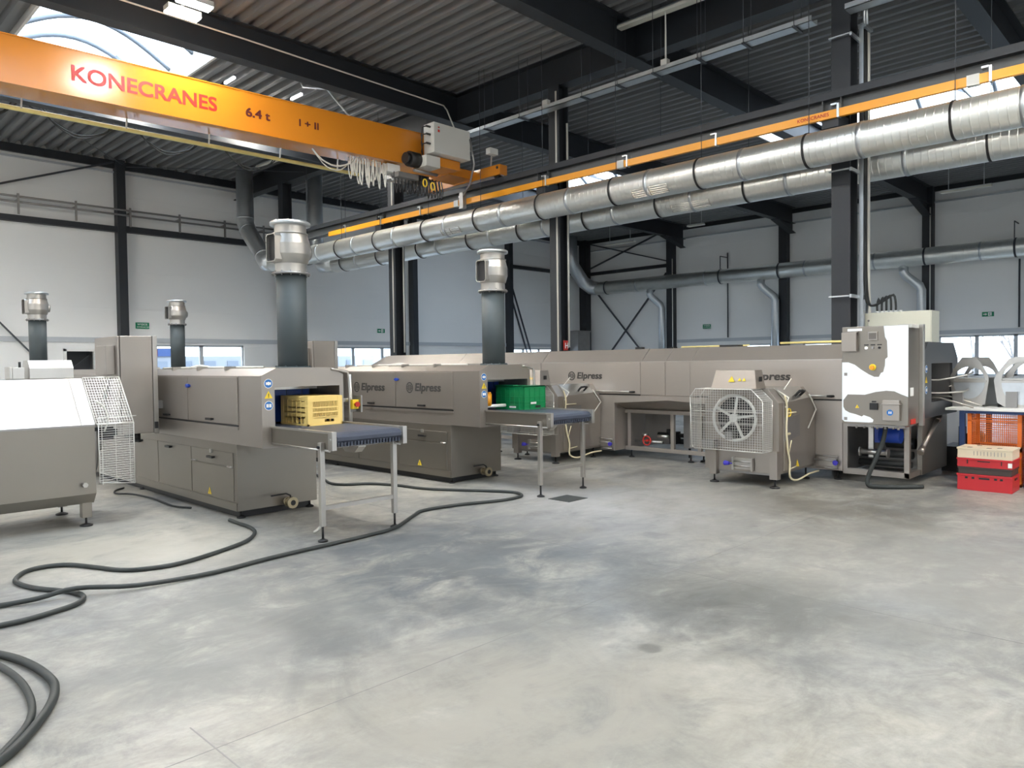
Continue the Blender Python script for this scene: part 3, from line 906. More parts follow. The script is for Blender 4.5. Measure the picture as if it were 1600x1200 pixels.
# pipes along the left wall
t = thing('wall_pipework', 'pair of thin grey pipes on brackets high along the left wall', 'pipe', (8, 23.7, 6.0))
MB().cyl((1.0, 23.68, 6.28), (12.95, 23.68, 6.28), 0.03, n=10).build('upper_pipe', STEELD, t)
MB().cyl((1.0, 23.68, 6.13), (12.95, 23.68, 6.13), 0.03, n=10).build('lower_pipe', STEELD, t)
for x in (3.7, 5.2, 6.6, 8.05, 9.5, 10.95, 12.3):
    MB().bar((x, 23.66, 5.80), (x, 23.66, 6.36), 0.05).box(x - 0.02, x + 0.02, 23.66, 23.99, 6.18, 6.22).build('pipe_bracket', STEELD, t)
for (p, q, lab) in (((11.352, 9.735, 7.0), (11.352, 9.735, 1.75), 'white conduit down the face of the slim middle column'),
                    ((11.60, 9.66, 6.4), (11.60, 9.66, 1.9), 'grey pipe down the side of the slim middle column'),
                    ((11.352, 15.18, 6.4), (11.352, 15.18, 1.9), 'white conduit down the column beside the far wall column'),
                    ((11.60, 15.08, 5.0), (11.60, 15.08, 1.9), 'pale pipe down the side of the far slim column'),
                    ((29.72, 18.55, 6.3), (29.72, 18.55, 1.5), 'thin white conduit on the wall column at the corner bay'),
                    ((29.72, 7.86, 7.0), (29.72, 7.86, 2.0), 'thin white conduit on the wall column above the cabinet')):
    T(MB().cyl(p, q, 0.022, n=8), 'column_conduit', CABLEW, lab, 'conduit')
T(MB().cyl((29.95, 15.9, 6.3), (29.95, 15.9, 2.6), 0.03, n=8), 'wall_pipe', DARK2, 'dark vertical pipe on the right wall beside the green sign', 'pipe')
T(MB().cyl((29.95, 5.2, 4.9), (29.95, 5.2, 2.6), 0.03, n=8), 'wall_pipe', DARK2, 'dark vertical pipe on the right wall under the duct end', 'pipe')
T(MB().box(28.55, 29.5, 23.2, 23.7, 0, 3.1).box(28.5, 29.55, 23.15, 23.75, 3.1, 3.16), 'corner_cabinet', STEELD, 'tall grey cabinet standing in the far corner of the hall', 'cabinet')

# signs on the walls
def green_sign(c, U, label, kind):
    n = Vector(U).cross(Z_)
    t = thing('exit_sign', label, 'sign', tuple(c))
    m = MB(); w, h = (0.40, 0.19) if kind == 0 else (0.36, 0.16)
    rect(m, c, U, Z_, w, h, 0.012); m.build('sign_board', SIGNG, t)
    q = MB(); U = Vector(U); c = Vector(c)
    if kind == 0:
        text_mb(q, 'WYJSCIE', c - U * 0.15 + Z_ * 0.01, U, Z_, 0.055, 0.03, lift=0.016)
        text_mb(q, 'EWAKUACYJNE', c - U * 0.16 - Z_ * 0.06, U, Z_, 0.038, 0.02, lift=0.016)
    else:
        rect(q, c - U * 0.11, U, Z_, 0.07, 0.03, 0.016); tri(q, c - U * 0.05, Z_ * -1, U, 0.08, 0.016)
        rect(q, c + U * 0.055, U, Z_, 0.10, 0.13, 0.016); 
        g = MB(); disc(g, c + U * 0.06 + Z_ * 0.035, U, Z_, 0.015, 0.02); rect(g, c + U * 0.055 - Z_ * 0.01, U, Z_, 0.022, 0.06, 0.02); rect(g, c + U * 0.075 - Z_ * 0.05, U, Z_, 0.05, 0.014, 0.02)
        g.build('running_figure', SIGNG, t)
    q.build('sign_lettering', SIGNW, t)
green_sign((8.42, 23.985, 2.88), X_, 'green lettered exit sign on the left wall by the dark column', 0)
green_sign((17.3, 23.985, 2.92), X_, 'small green arrow sign on the far left wall beside the slim column', 1)
green_sign((30.035, 16.97, 3.13), NX, 'green lettered sign on the right wall above the small window', 0)
green_sign((30.035, 6.12, 3.09), NX, 'green arrow sign on the right wall above the wide window', 1)
t = thing('hose_sign', 'small red fire sign on the slim middle column', 'sign', (11.49, 9.66, 1.85))
MB().box(11.42, 11.56, 9.655, 9.665, 1.84, 2.04).build('sign_board', RED, t)
q = MB(); text_mb(q, 'H', (11.45, 9.654, 1.88), X_, Z_, 0.11, 0.04); q.build('sign_lettering', SIGNW, t)

# ================================================================== THE BRIDGE CRANE
def gz0(x): return 5.46 + 0.021 * (x - 2.3)
def gz1(x): return 6.09 + 0.0235 * (x - 2.3)
CR = thing('overhead_crane', 'orange bridge crane spanning the hall with red lettering on its girder', 'crane', (10.9, 12.1, 5.53))
xa, xe = -10.5, 10.35
MB().hexa([(xa, 11.85, gz0(xa)), (xe, 11.85, gz0(xe)), (xe, 12.35, gz0(xe)), (xa, 12.35, gz0(xa))],
          [(xa, 11.85, gz1(xa)), (xe, 11.85, gz1(xe)), (xe, 12.35, gz1(xe)), (xa, 12.35, gz1(xa))]).build('girder', ORANGE, CR)
MB().hexa([(xa, 11.835, gz0(xa) - 0.02), (xe, 11.835, gz0(xe) - 0.02), (xe, 12.40, gz0(xe) - 0.02), (xa, 12.40, gz0(xa) - 0.02)],
          [(xa, 11.835, gz0(xa)), (xe, 11.835, gz0(xe)), (xe, 12.40, gz0(xe)), (xa, 12.40, gz0(xa))]).build('girder_flange', ORANGE, CR)
MB().hexa([(xa, 11.84, gz1(xa)), (xe, 11.84, gz1(xe)), (xe, 12.36, gz1(xe)), (xa, 12.36, gz1(xa))],
          [(xa, 11.84, gz1(xa) + 0.015), (xe, 11.84, gz1(xe) + 0.015), (xe, 12.36, gz1(xe) + 0.015), (xa, 12.36, gz1(xa) + 0.015)]).build('top_flange', ORANGE, CR)
GU = Vector((1, 0, 0.0215)).normalized()
def girder_text(body, x, up_, h, m, name, x_to=None, bold=0.02):
    q = MB(); w = text_mb(q, body, (0, 0, 0), X_, Z_, h, bold)
    xs = 1.0 if x_to is None else (x_to - x) / w
    q = MB(); text_mb(q, body, (x, 11.85, gz0(x) + up_), GU, Z_, h, bold, xs=xs)
    q.build(name, m, CR)
girder_text('KONECRANES', 3.27, 0.20, 0.215, RED, 'brand_lettering', 5.385, 0.045)
girder_text('6.4 t', 5.874, 0.235, 0.14, INKR, 'capacity_lettering', 6.31, 0.06)
girder_text('I + II', 6.855, 0.265, 0.12, INKR, 'numeral_lettering', 7.251, 0.05)
# end carriage with wheels on the runway rail
MB().box(10.99, 11.21, 10.98, 13.30, 5.53, 5.74).build('end_carriage', ORANGE, CR)
MB().box(10.30, 11.0, 11.80, 12.45, 5.56, 5.74).build('carriage_bracket', ORANGE, CR)
for y in (11.15, 13.1):
    MB().cyl((11.06, y, 5.61), (11.14, y, 5.61), 0.12, n=20).build('carriage_wheel', BLACK, CR)
MB().cyl((10.975, 11.05, 5.68), (10.99, 11.05, 5.68), 0.03, n=12).build('buffer_bolt', BLACK, CR)
bx_ = MB().box(9.50, 10.46, 11.30, 11.62, 5.77, 6.36).build('control_box', GREYBOX, CR, bev=0.008)
rl = MB(); rect(rl, (9.62, 11.30, 6.20), X_, Z_, 0.05, 0.05); rect(rl, (9.62, 11.30, 6.27), X_, Z_, 0.04, 0.03); rl.build('red_label', RED, bx_)
for z in (5.95, 6.13, 6.28):
    MB().cyl((9.40, 11.42, z), (9.50, 11.42, z), 0.022, n=8).build('cable_gland', BLACK, bx_)
kb = MB()
for z in (5.95, 6.13, 6.28):
    kb.tube([(9.41, 11.42, z), (9.33, 11.45, z - 0.03), (9.38, 11.55, z - 0.15), (9.45, 11.6, 5.75)], 0.012, 6)
kb.build('control_cables', BLACK, CR)
MB().box(9.75, 10.35, 11.50, 11.95, 5.58, 5.76).build('box_bracket', ORANGE, CR)
MB().box(9.42, 9.78, 11.45, 11.8, 5.52, 5.74).build('gear_housing', GREYBOX, CR, bev=0.01)
MB().cyl((9.18, 11.72, 5.66), (9.42, 11.72, 5.66), 0.15, n=20).cyl((9.10, 11.72, 5.66), (9.18, 11.72, 5.66), 0.11, n=20).build('drive_motor', BLACK, CR)
MB().box(8.85, 9.15, 11.95, 12.2, 5.40, 5.56).build('festoon_box', WHITE, CR)
hz = MB()
hz.box(9.0, 9.5, 11.8, 12.3, 5.30, 5.40).cyl((9.0, 12.0, 5.3), (9.7, 12.0, 5.3), 0.05, n=10).cyl((9.3, 11.7, 5.45), (9.9, 11.7, 5.45), 0.03, n=10)
hz.build('trolley_frame', STEELD, CR)
kb = MB()
for k in range(14):
    x = 9.0 + 0.09 * k
    kb.tube([(x, 11.95, 5.42), (x + 0.02, 11.93, 5.15 - 0.012 * (k % 5)), (x + 0.06, 11.95, 5.02 + 0.02 * (k % 3)), (x + 0.11, 11.97, 5.2), (x + 0.10, 12.0, 5.42)], 0.012, 5, sub=3)
kb.build('trolley_cables', BLACK, CR)
kb = MB()
for (x, z) in ((9.62, 5.26), (9.82, 5.22)):
    kb.tube([(x + 0.05 * math.cos(a), 11.75, z + 0.075 * math.sin(a)) for a in [2 * math.pi * k / 14 for k in range(14)]], 0.014, 6, closed=True)
kb.build('hose_rings', YELLOW, CR)
rnd = random.Random(4)
kb = MB()
for k in range(18):
    x = 8.00 + 0.045 * k + rnd.uniform(-.02, .02); d = rnd.uniform(0.28, 0.56); w = rnd.uniform(0.03, 0.07); y = 12.0 + rnd.uniform(-.1, .1)
    kb.tube([(x, y, 5.54), (x - 0.01, y, 5.54 - d * 0.5), (x + w * 0.3, y, 5.54 - d * 0.96), (x + w * 0.7, y, 5.54 - d * 0.97), (x + w, y, 5.54 - d * 0.5), (x + w, y, 5.54)], 0.012, 5, sub=3)
kb.build('cable_bundle', CABLEW, CR)
kb = MB()
kb.tube([(7.2, 11.98, 5.52), (7.4, 11.98, 5.36), (7.7, 12.0, 5.30), (8.0, 12.0, 5.40), (8.15, 12.0, 5.55)], 0.016, 6, sub=3)
kb.tube([(7.3, 12.05, 5.48), (7.55, 12.05, 5.26), (7.85, 12.05, 5.27), (8.1, 12.05, 5.52)], 0.012, 6, sub=3)
kb.build('hanging_cable', CABLEW, CR)
MB().cyl((-9.0, 12.44, 5.30 - 0.11), (8.5, 12.44, 5.36), 0.034, n=10).build('festoon_rail', YELLOWP, CR)
for x in (-2.0, 0.0, 1.35, 2.8, 4.2, 5.5, 6.8, 8.0):
    z = 5.30 + 0.008 * (x - 2.3)
    MB().bar((x, 12.42, z), (x, 12.38, gz0(x)), 0.02).build('rail_hanger', GREYBOX, CR)
for x in (0.3, 1.7, 3.05, 4.35, 5.75):
    z = 5.27
    q = MB()
    for k, dz in ((0, 0.30), (1, 0.38)):
        q.tube([(x + 0.05 * k, 12.5, z + 0.12), (x + 0.2, 12.5, z - dz * 0.2), (x + 0.5, 12.5, z - dz * 0.55), (x + 0.85, 12.5, z - dz * 0.2), (x + 1.0 + 0.06 * k, 12.5, z + 0.12)], 0.011, 5, sub=4)
    q.build('festoon_loop', RUBBER, CR)
MB().tube([(10.44, 11.28, 6.2), (10.52, 11.25, 5.7), (10.62, 11.5, 5.35), (10.82, 11.95, 5.2)], 0.02, 6).box(10.78, 10.88, 11.9, 12.02, 4.94, 5.28).build('collector_arm', STEELD, CR)
MB().box(10.6, 10.82, 10.85, 10.98, 5.86, 5.98).bar((10.7, 10.92, 5.86), (11.05, 11.3, 5.76), 0.03).build('limit_switch', GREYBOX, CR)

# ================================================================== TUNNEL WASHERS
def decal(c, U, kind, parent, r=0.045, V=Z_):
    if kind in ('ear', 'book'):
        m = MB(); disc(m, c, U, V, r * 1.12, 0.0025); m.build('sticker_rim', SIGNW, parent)
        m = MB(); disc(m, c, U, V, r, 0.004); b = m.build('mandatory_sticker', SIGNB, parent)
        m = MB(); U = Vector(U); c = Vector(c)
        if kind == 'ear':
            disc(m, c, U, V, r * 0.42, 0.006, 14); rect(m, c - U * r * 0.52, U, V, r * 0.28, r * 0.62, 0.006); rect(m, c + U * r * 0.52, U, V, r * 0.28, r * 0.62, 0.006)
        else:
            rect(m, c - U * r * 0.36, U, V, r * 0.6, r * 0.8, 0.006); rect(m, c + U * r * 0.36, U, V, r * 0.6, r * 0.8, 0.006)
        m.build('sticker_symbol', SIGNW, parent)
    else:
        m = MB(); tri(m, c, U, V, r * 2.1, 0.003); m.build('warning_sticker', YELLOW, parent)
        m = MB(); rect(m, Vector(c) - V * r * 0.1, U, V, r * 0.18, r * 0.7, 0.005); rect(m, Vector(c) - V * r * 0.62, U, V, r * 0.18, r * 0.18, 0.005); m.build('warning_symbol', BLACK, parent)

def handle_x(x, y, z, parent, L=0.14, name='door_handle'):
    MB().box(x - 0.035, x - 0.02, y - L / 2, y + L / 2, z - 0.012, z + 0.012).box(x - 0.02, x, y - L / 2, y - L / 2 + 0.02, z - 0.01, z + 0.01).box(x - 0.02, x, y + L / 2 - 0.02, y + L / 2, z - 0.01, z + 0.01).build(name, BLACK, parent)

def foot(x, y, z, parent, r=0.038, name='levelling_foot'):
    MB().cyl((x, y, 0.02), (x, y, z), 0.011, n=10).lathe([(0.0, 0.0), (r, 0.0), (r, 0.014), (r * 0.55, 0.024), (0.012, 0.03)], (x, y), 18).build(name, BLACK, parent)

def elpress(x, y0, y1, z0, h, parent):
    """round emblem and lettering on a face looking towards -X, from y0 (left) to y1"""
    q = MB(); r = h * 0.74; cy = y0 - r; cz = z0 + h * 0.45
    disc(q, (x, cy, cz), NX, Z_, r, 0.003, 28, r * 0.76)
    for k, (dz, w) in enumerate(((0.42, 1.0), (0.14, 1.35), (-0.14, 1.35), (-0.42, 1.0))):
        for s in (-1, 1):
            rect(q, (x, cy - s * r * w * 0.28, cz + r * dz), NX, Z_, r * w * 0.50, r * 0.20, 0.003)
    q.build('round_emblem', INK, parent)
    t0 = MB(); w = text_mb(t0, 'Elpress', (0, 0, 0), X_, Z_, h, 0.06)
    ys = y0 - 2 * r - h * 0.28
    q = MB(); text_mb(q, 'Elpress', (x, ys, z0), NX, Z_, h, 0.06, xs=(ys - y1) / w * 0.96, shear=0.12)
    q.build('brand_lettering', INK, parent)

WL = 10.5
def tunnel_washer(bx, by, label):
    t = thing('tunnel_washer', label, 'washing machine', (bx + 0.465, by + 0.9, 0), 'stainless tunnel washers')
    e = by + WL
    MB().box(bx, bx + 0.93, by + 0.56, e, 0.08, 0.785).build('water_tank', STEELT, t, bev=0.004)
    MB().box(bx + 0.05, bx + 0.88, by + 0.63, e - 0.05, 0.005, 0.078).build('gap_shade', BLACK, t)  # added black block painting the shade in the gap under the tank
    MB().box(bx - 0.008, bx, by + 0.57, e, 0.082, 0.165).build('base_strip', STEELT, t)
    hp = [(bx, 0.785), (bx, 1.50), (bx + 0.16, 1.575), (bx + 0.77, 1.575), (bx + 0.93, 1.50), (bx + 0.93, 0.785)]
    q = MB().strip(hp, 'y', by, e); q.face([(bx, by, 0.785), (bx + 0.93, by, 0.785), (bx + 0.93, by + 0.57, 0.785), (bx, by + 0.57, 0.785)])
    q.face([(p[0], e, p[1]) for p in hp])
    q.build('hood', STEEL, t)
    outer = [(bx - 0.004, 0.781), (bx + 0.934, 0.781), (bx + 0.934, 1.503), (bx + 0.772, 1.579), (bx + 0.158, 1.579), (bx - 0.004, 1.503)]
    hole = [(bx + 0.135, 0.985), (bx + 0.885, 0.985), (bx + 0.885, 1.384), (bx + 0.77, 1.385), (bx + 0.16, 1.385), (bx + 0.135, 1.384)]
    ep = MB().ringplate(outer, hole, 'y', by - 0.012, by + 0.012).build('end_panel', STEEL, t)
    x0, x1, z0, z1 = bx + 0.135, bx + 0.885, 0.965, 1.385
    q = MB(); y0, y1 = by + 0.012, by + 1.3
    q.face([(x0, y0, z0), (x0, y1, z0), (x0, y1, z1), (x0, y0, z1)]).face([(x1, y0, z0), (x1, y1, z0), (x1, y1, z1), (x1, y0, z1)])
    q.face([(x0, y0, z1), (x1, y0, z1), (x1, y1, z1), (x0, y1, z1)]).face([(x0, y1, z0), (x1, y1, z0), (x1, y1, z1), (x0, y1, z1)])
    q.face([(x0, y0, z0 - .08), (x1, y0, z0 - .08), (x1, y1, z0 - .08), (x0, y1, z0 - .08)])
    q.build('tunnel_lining', STEELD, t)
    q = MB()
    for k in range(7):
        xx = bx + 0.15 + k * 0.094
        q.box(xx, xx + 0.09, by + 0.46 + 0.008 * (k % 2), by + 0.466 + 0.008 * (k % 2), 1.0, 1.345)
    q.box(bx + 0.145, bx + 0.152, by + 0.05, by + 0.46, 1.0, 1.34)
    q.build('splash_curtain', BLUEC, t)
    MB().box(bx + 0.14, bx + 0.88, by + 0.43, by + 0.46, 1.345, 1.375).build('curtain_rail', STEELL, t)
    MB().box(bx - 0.006, bx - 0.0005, by + 0.50, by + 2.96, 0.972, 0.990).build('door_gasket', BLACK, t)
    for (a, b, hy) in ((0.50, 1.735, 1.14), (1.750, 2.96, 2.33), (2.975, 4.2, 3.55)):
        d = MB().box(bx - 0.012, bx, by + a, by + b, 0.995, 1.488).build('hood_door', STEEL, t, bev=0.003)
        handle_x(bx - 0.012, by + hy, 1.03, d)
    MB().box(bx - 0.04, bx - 0.01, by + 1.66, by + 1.74, 1.375, 1.395).cyl((bx - 0.045, by + 1.70, 1.385), (bx - 0.012, by + 1.70, 1.385), 0.022, n=10).build('blue_latch', BLUE, t)
    d = MB().box(bx - 0.010, bx, by + 0.64, by + 1.68, 0.545, 0.690).build('service_hatch', STEELT, t, bev=0.003)
    handle_x(bx - 0.010, by + 1.14, 0.615, d)
    MB().box(bx - 0.03, bx - 0.01, by + 1.12, by + 1.16, 0.66, 0.70).build('hatch_catch', STEELL, d)
    for yy in (0.70, 1.60):
        MB().cyl((bx - 0.018, by + yy - 0.05, 0.54), (bx - 0.018, by + yy + 0.05, 0.54), 0.011, n=8).build('hatch_hinge', STEELL, d)
    for (a, b, p, r_) in ((0.64, 1.68, 0.175, 0.53), (1.70, 2.68, 0.175, 0.69), (2.70, 3.9, 0.175, 0.69)):
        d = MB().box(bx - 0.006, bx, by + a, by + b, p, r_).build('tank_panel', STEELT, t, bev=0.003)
        if a > 1:
            handle_x(bx - 0.006, by + a + 0.62, 0.645, d)
    MB().box(bx - 0.012, bx, by + 0.50, by + 3.9, 0.940, 0.970).build('waist_rail', STEEL, t)
    decal((bx - 0.006, by + 1.22, 0.235), NX, 'tri', t, 0.045)
    for (z, k) in ((1.425, 'ear'), (1.315, 'tri'), (1.205, 'book')):
        decal((bx + 0.068, by - 0.012, z), X_, k, t, 0.042)
    for yy in (0.62, 3.4, 6.8, 10.3):
        for xx in (0.06, 0.87):
            foot(bx + xx, by + yy, 0.08, t, 0.045)
    v = MB().cyl((bx + 0.55, by + 0.56, 0.115), (bx + 0.55, by + 0.42, 0.115), 0.042, n=18).cyl((bx + 0.55, by + 0.44, 0.115), (bx + 0.55, by + 0.41, 0.115), 0.062, n=18).cyl((bx + 0.55, by + 0.53, 0.115), (bx + 0.55, by + 0.51, 0.115), 0.052, n=18)
    v = v.build('drain_valve', BRASS, t)
    MB().cyl((bx + 0.55, by + 0.409, 0.115), (bx + 0.55, by + 0.42, 0.115), 0.03, n=14).build('valve_bore', BLACK, v)
    MB().tube([(bx + 0.55, by + 0.47, 0.15), (bx + 0.55, by + 0.47, 0.19), (bx + 0.50, by + 0.47, 0.215), (bx + 0.33, by + 0.48, 0.21)], 0.008, 6).build('valve_lever', BLACK, v)
    q = MB()
    q.tube([(bx + 0.35, by + 0.6, 1.588), (bx + 0.33, by + 1.6, 1.588), (bx + 0.22, by + 2.1, 1.59), (bx + 0.2, by + 3.0, 1.585)], 0.012, 6, sub=3)
    q.tube([(bx + 0.2, by + 2.2, 1.585), (bx + 0.25, by + 2.0, 1.61), (bx + 0.3, by + 1.85, 1.59)], 0.014, 6, sub=3)
    q.build('roof_cable', CABLEW, t)
    q = MB()
    for k in range(4):
        yy = by + 1.0 + k * 0.72
        q.box(bx + 0.10, bx + 0.22, yy, yy + 0.03, 1.555, 1.60)
    q.build('roof_hinges', STEELL, t)
    MB().tube([(bx + 0.78, by - 0.02, 1.56), (bx + 0.93, by - 0.03, 1.53), (bx + 0.985, by - 0.04, 1.46), (bx + 0.985, by - 0.04, 0.92)], 0.012, 6, sub=3).tube([(bx + 1.03, by, 1.5), (bx + 1.03, by, 0.80)], 0.018, 8).box(bx + 0.92, bx + 1.04, by, by + 0.03, 1.2, 1.24).box(bx + 0.92, bx + 1.04, by, by + 0.03, 0.84, 0.88).build('side_conduit', STEELL, t)
    es = MB().box(bx + 0.995, bx + 1.075, by - 0.09, by - 0.02, 1.125, 1.225).build('emergency_stop', YELLOW, t, bev=0.004)
    MB().cyl((bx + 1.035, by - 0.09, 1.175), (bx + 1.035, by - 0.115, 1.175), 0.018, n=12).cyl((bx + 1.035, by - 0.113, 1.175), (bx + 1.035, by - 0.13, 1.175), 0.028, n=14).build('stop_button', RED, es)
    MB().box(bx + 1.08, bx + 1.10, by - 0.12, by + 0.02, 1.09, 1.27).box(bx + 1.0, bx + 1.09, by - 0.03, by, 1.09, 1.12).build('stop_bracket', STEELD, t)
    return t

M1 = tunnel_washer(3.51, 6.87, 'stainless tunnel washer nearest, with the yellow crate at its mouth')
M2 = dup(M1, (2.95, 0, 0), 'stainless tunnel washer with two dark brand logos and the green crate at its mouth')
elpress(6.448, 9.66, 8.86, 1.215, 0.105, M2)
elpress(6.448, 8.36, 7.60, 1.225, 0.105, M2)

def conveyor(bx, by, label):
    t = thing('outfeed_conveyor', label, 'conveyor', (bx + 0.46, by - 0.55, 0), 'outfeed conveyors')
    prof = [(by + 0.40, 0.985), (by - 1.04, 0.985), (by - 1.085, 0.975), (by - 1.11, 0.945), (by - 1.11, 0.915), (by - 1.085, 0.89), (by - 1.04, 0.885), (by + 0.40, 0.92)]
    q = MB().prism(prof, 'x', bx + 0.15, bx + 0.87)
    q.build('belt', BELT, t)
    q = MB()
    for k in range(20):
        xx = bx + 0.16 + k * 0.0355
        q.box(xx, xx + 0.018, by - 1.10, by - 1.06, 0.862, 0.90)
    q.build('belt_links', BELT, t)
    q = MB()
    for k in range(16):
        yy = by - 0.98 + k * 0.06
        q.box(bx + 0.115, bx + 0.15, yy, yy + 0.03, 0.985, 0.997)
    q.build('edge_links', BLACK, t)
    for (a, b) in ((0.085, 0.115), (0.87, 0.90)):
        c_ = (a + b) / 2
        MB().box(bx + c_ - 0.006, bx + c_ + 0.006, by - 1.066, by - 0.014, 0.825, 0.990).build('side_plate', STEELT, t)
        MB().box(bx + a - 0.008, bx + b + 0.002, by - 1.068, by - 0.013, 0.984, 1.002).cyl((bx + c_, by - 1.06, 0.828), (bx + c_, by - 0.015, 0.828), 0.011, n=10).build('side_rail', STEELL, t)
        MB().box(bx + a - 0.005, bx + b + 0.012, by - 1.135, by - 1.065, 0.835, 1.003).cyl((bx + a - 0.012, by - 1.1, 0.93), (bx + b + 0.02, by - 1.1, 0.93), 0.012, n=8).build('end_bracket', STEELL, t, bev=0.002)
    for xx in (0.068, 0.872):
        lg = MB().box(bx + xx - 0.023, bx + xx + 0.023, by - 0.993, by - 0.947, 0.14, 0.90).build('leg', STEELL, t, bev=0.003)
        foot(bx + xx, by - 0.97, 0.15, lg, 0.045, 'foot')
        MB().cyl((bx + xx - 0.04, by - 0.97, 0.86), (bx + xx + 0.04, by - 0.97, 0.86), 0.014, n=10).build('pivot_bolt', BLACK, lg)
    MB().box(bx + 0.09, bx + 0.85, by - 0.985, by - 0.955, 0.285, 0.325).build('cross_bar', STEELL, t)
    MB().cyl((bx + 0.11, by - 0.9, 0.84), (bx + 0.88, by - 0.9, 0.84), 0.014, n=8).cyl((bx + 0.11, by - 0.2, 0.84), (bx + 0.88, by - 0.2, 0.84), 0.014, n=8).build('tie_rod', STEELD, t)
    MB().prism([(by - 0.62, 0.87), (by - 0.62, 0.78), (by - 0.55, 0.72), (by - 0.38, 0.72), (by - 0.30, 0.78), (by - 0.30, 0.87)], 'x', bx + 0.70, bx + 0.79).build('drive_guard', STEELL, t)
    MB().tube([(bx + 0.1, by - 0.93, 0.80), (bx + 0.105, by - 0.9, 0.62), (bx + 0.13, by - 0.88, 0.4), (bx + 0.16, by - 0.8, 0.12), (bx + 0.2, by - 0.6, 0.012), (bx + 0.5, by - 0.3, 0.012)], 0.009, 6, sub=4).build('motor_cable', CABLEW, t)
    return t
K1 = conveyor(3.51, 6.87, 'short outfeed conveyor carrying the yellow crate')
K2 = dup(K1, (2.95, 0, 0), 'short outfeed conveyor carrying the green crate', skip=('motor_cable',))

# ---- exhaust stacks with swivel fan heads
def stack(x, y, label):
    t = thing('exhaust_stack', label, 'exhaust pipe', (x, y, 1.57), 'grey exhaust stacks with steel heads')
    c = (x, y)
    MB().cyl((x, y, 1.575), (x, y, 2.545), 0.152, n=32).build('stack_pipe', PVC, t)
    b = MB().cyl((x, y, 1.572), (x, y, 1.590), 0.185, n=32)
    for k in range(10):
        a = 2 * math.pi * k / 10
        b.cyl((x + 0.17 * math.cos(a), y + 0.17 * math.sin(a), 1.588), (x + 0.17 * math.cos(a), y + 0.17 * math.sin(a), 1.60), 0.009, n=6)
    b.build('base_flange', PVC, t)
    b = MB().cyl((x, y, 2.545), (x, y, 2.565), 0.195, n=32)
    for k in range(12):
        a = 2 * math.pi * k / 12
        b.cyl((x + 0.178 * math.cos(a), y + 0.178 * math.sin(a), 2.53), (x + 0.178 * math.cos(a), y + 0.178 * math.sin(a), 2.58), 0.008, n=6)
    b.build('middle_flange', STEELD, t)
    hd = MB().lathe([(0.199, 2.753), (0.199, 2.862)], c, 44).build('fan_head', HEAD, t)
    MB().lathe([(0.160, 2.565), (0.160, 2.657)], c, 44).build('lower_collar', HEAD, t)
    MB().lathe([(0.161, 2.657), (0.172, 2.664), (0.198, 2.753)], c, 44).build('lower_cone', HEAD, t)
    MB().lathe([(0.198, 2.862), (0.170, 2.966)], c, 44).build('upper_cone', HEAD, t)
    MB().lathe([(0.162, 2.970), (0.162, 3.055)], c, 44).build('upper_collar', HEAD, t)
    MB().cyl((x, y, 2.962), (x, y, 2.974), 0.180, n=36).build('neck_ring', STEELL, hd)
    MB().lathe([(0.158, 3.055), (0.205, 3.055), (0.205, 3.085), (0.19, 3.095), (0.14, 3.095), (0.14, 3.0)], c, 40).build('top_flange', GALV, t)
    inn = MB().lathe([(0.14, 3.09), (0.14, 2.9), (0.0, 2.9)], c, 24).build('throat', BLACK, t)
    sc = MB()
    d = Vector((-0.997, -0.07, 0)); s_ = Vector((-0.07, 0.997, 0)); o = Vector((x, y, 0))
    def P(u, v, z): return tuple(o + d * u + s_ * v + Vector((0, 0, z)))
    loop = [(-0.085, 2.69), (-0.065, 2.665), (0.065, 2.665), (0.085, 2.69), (0.085, 2.925), (0.065, 2.95), (-0.065, 2.95), (-0.085, 2.925)]
    n = len(loop)
    for k in range(n):
        a_, b_ = loop[k], loop[(k + 1) % n]
        sc.face([P(0.12, *a_), P(0.12, *b_), P(0.235, *b_), P(0.235, *a_)])
        ai = (a_[0] * 0.9, 2.807 + (a_[1] - 2.807) * 0.94); bi = (b_[0] * 0.9, 2.807 + (b_[1] - 2.807) * 0.94)
        sc.face([P(0.235, *a_), P(0.235, *b_), P(0.235, *bi), P(0.235, *ai)])
        sc.face([P(0.235, *ai), P(0.235, *bi), P(0.19, *bi), P(0.19, *ai)])
    sc = sc.build('motor_port', STEELL, t)
    MB().face([P(0.2, a_[0] * 0.9, 2.807 + (a_[1] - 2.807) * 0.94) for a_ in loop]).build('port_opening', BLACK, sc)
    d2 = MB(); d2.cyl(P(-0.17, 0, 2.79), P(-0.215, 0, 2.79), 0.075, n=20); d2.build('inspection_cap', STEELL, t)
    return t
S1 = stack(3.975, 7.075, 'big grey exhaust stack at the front end of the nearest washer')
dup(S1, (2.95, 0.0, 0), 'grey exhaust stack at the front end of the washer with the green crate')
dup(S1, (-0.02, 9.75, 0), 'small far exhaust stack at the left edge of the view')
dup(S1, (2.75, 9.95, 0), 'small far exhaust stack in front of the left wall window')

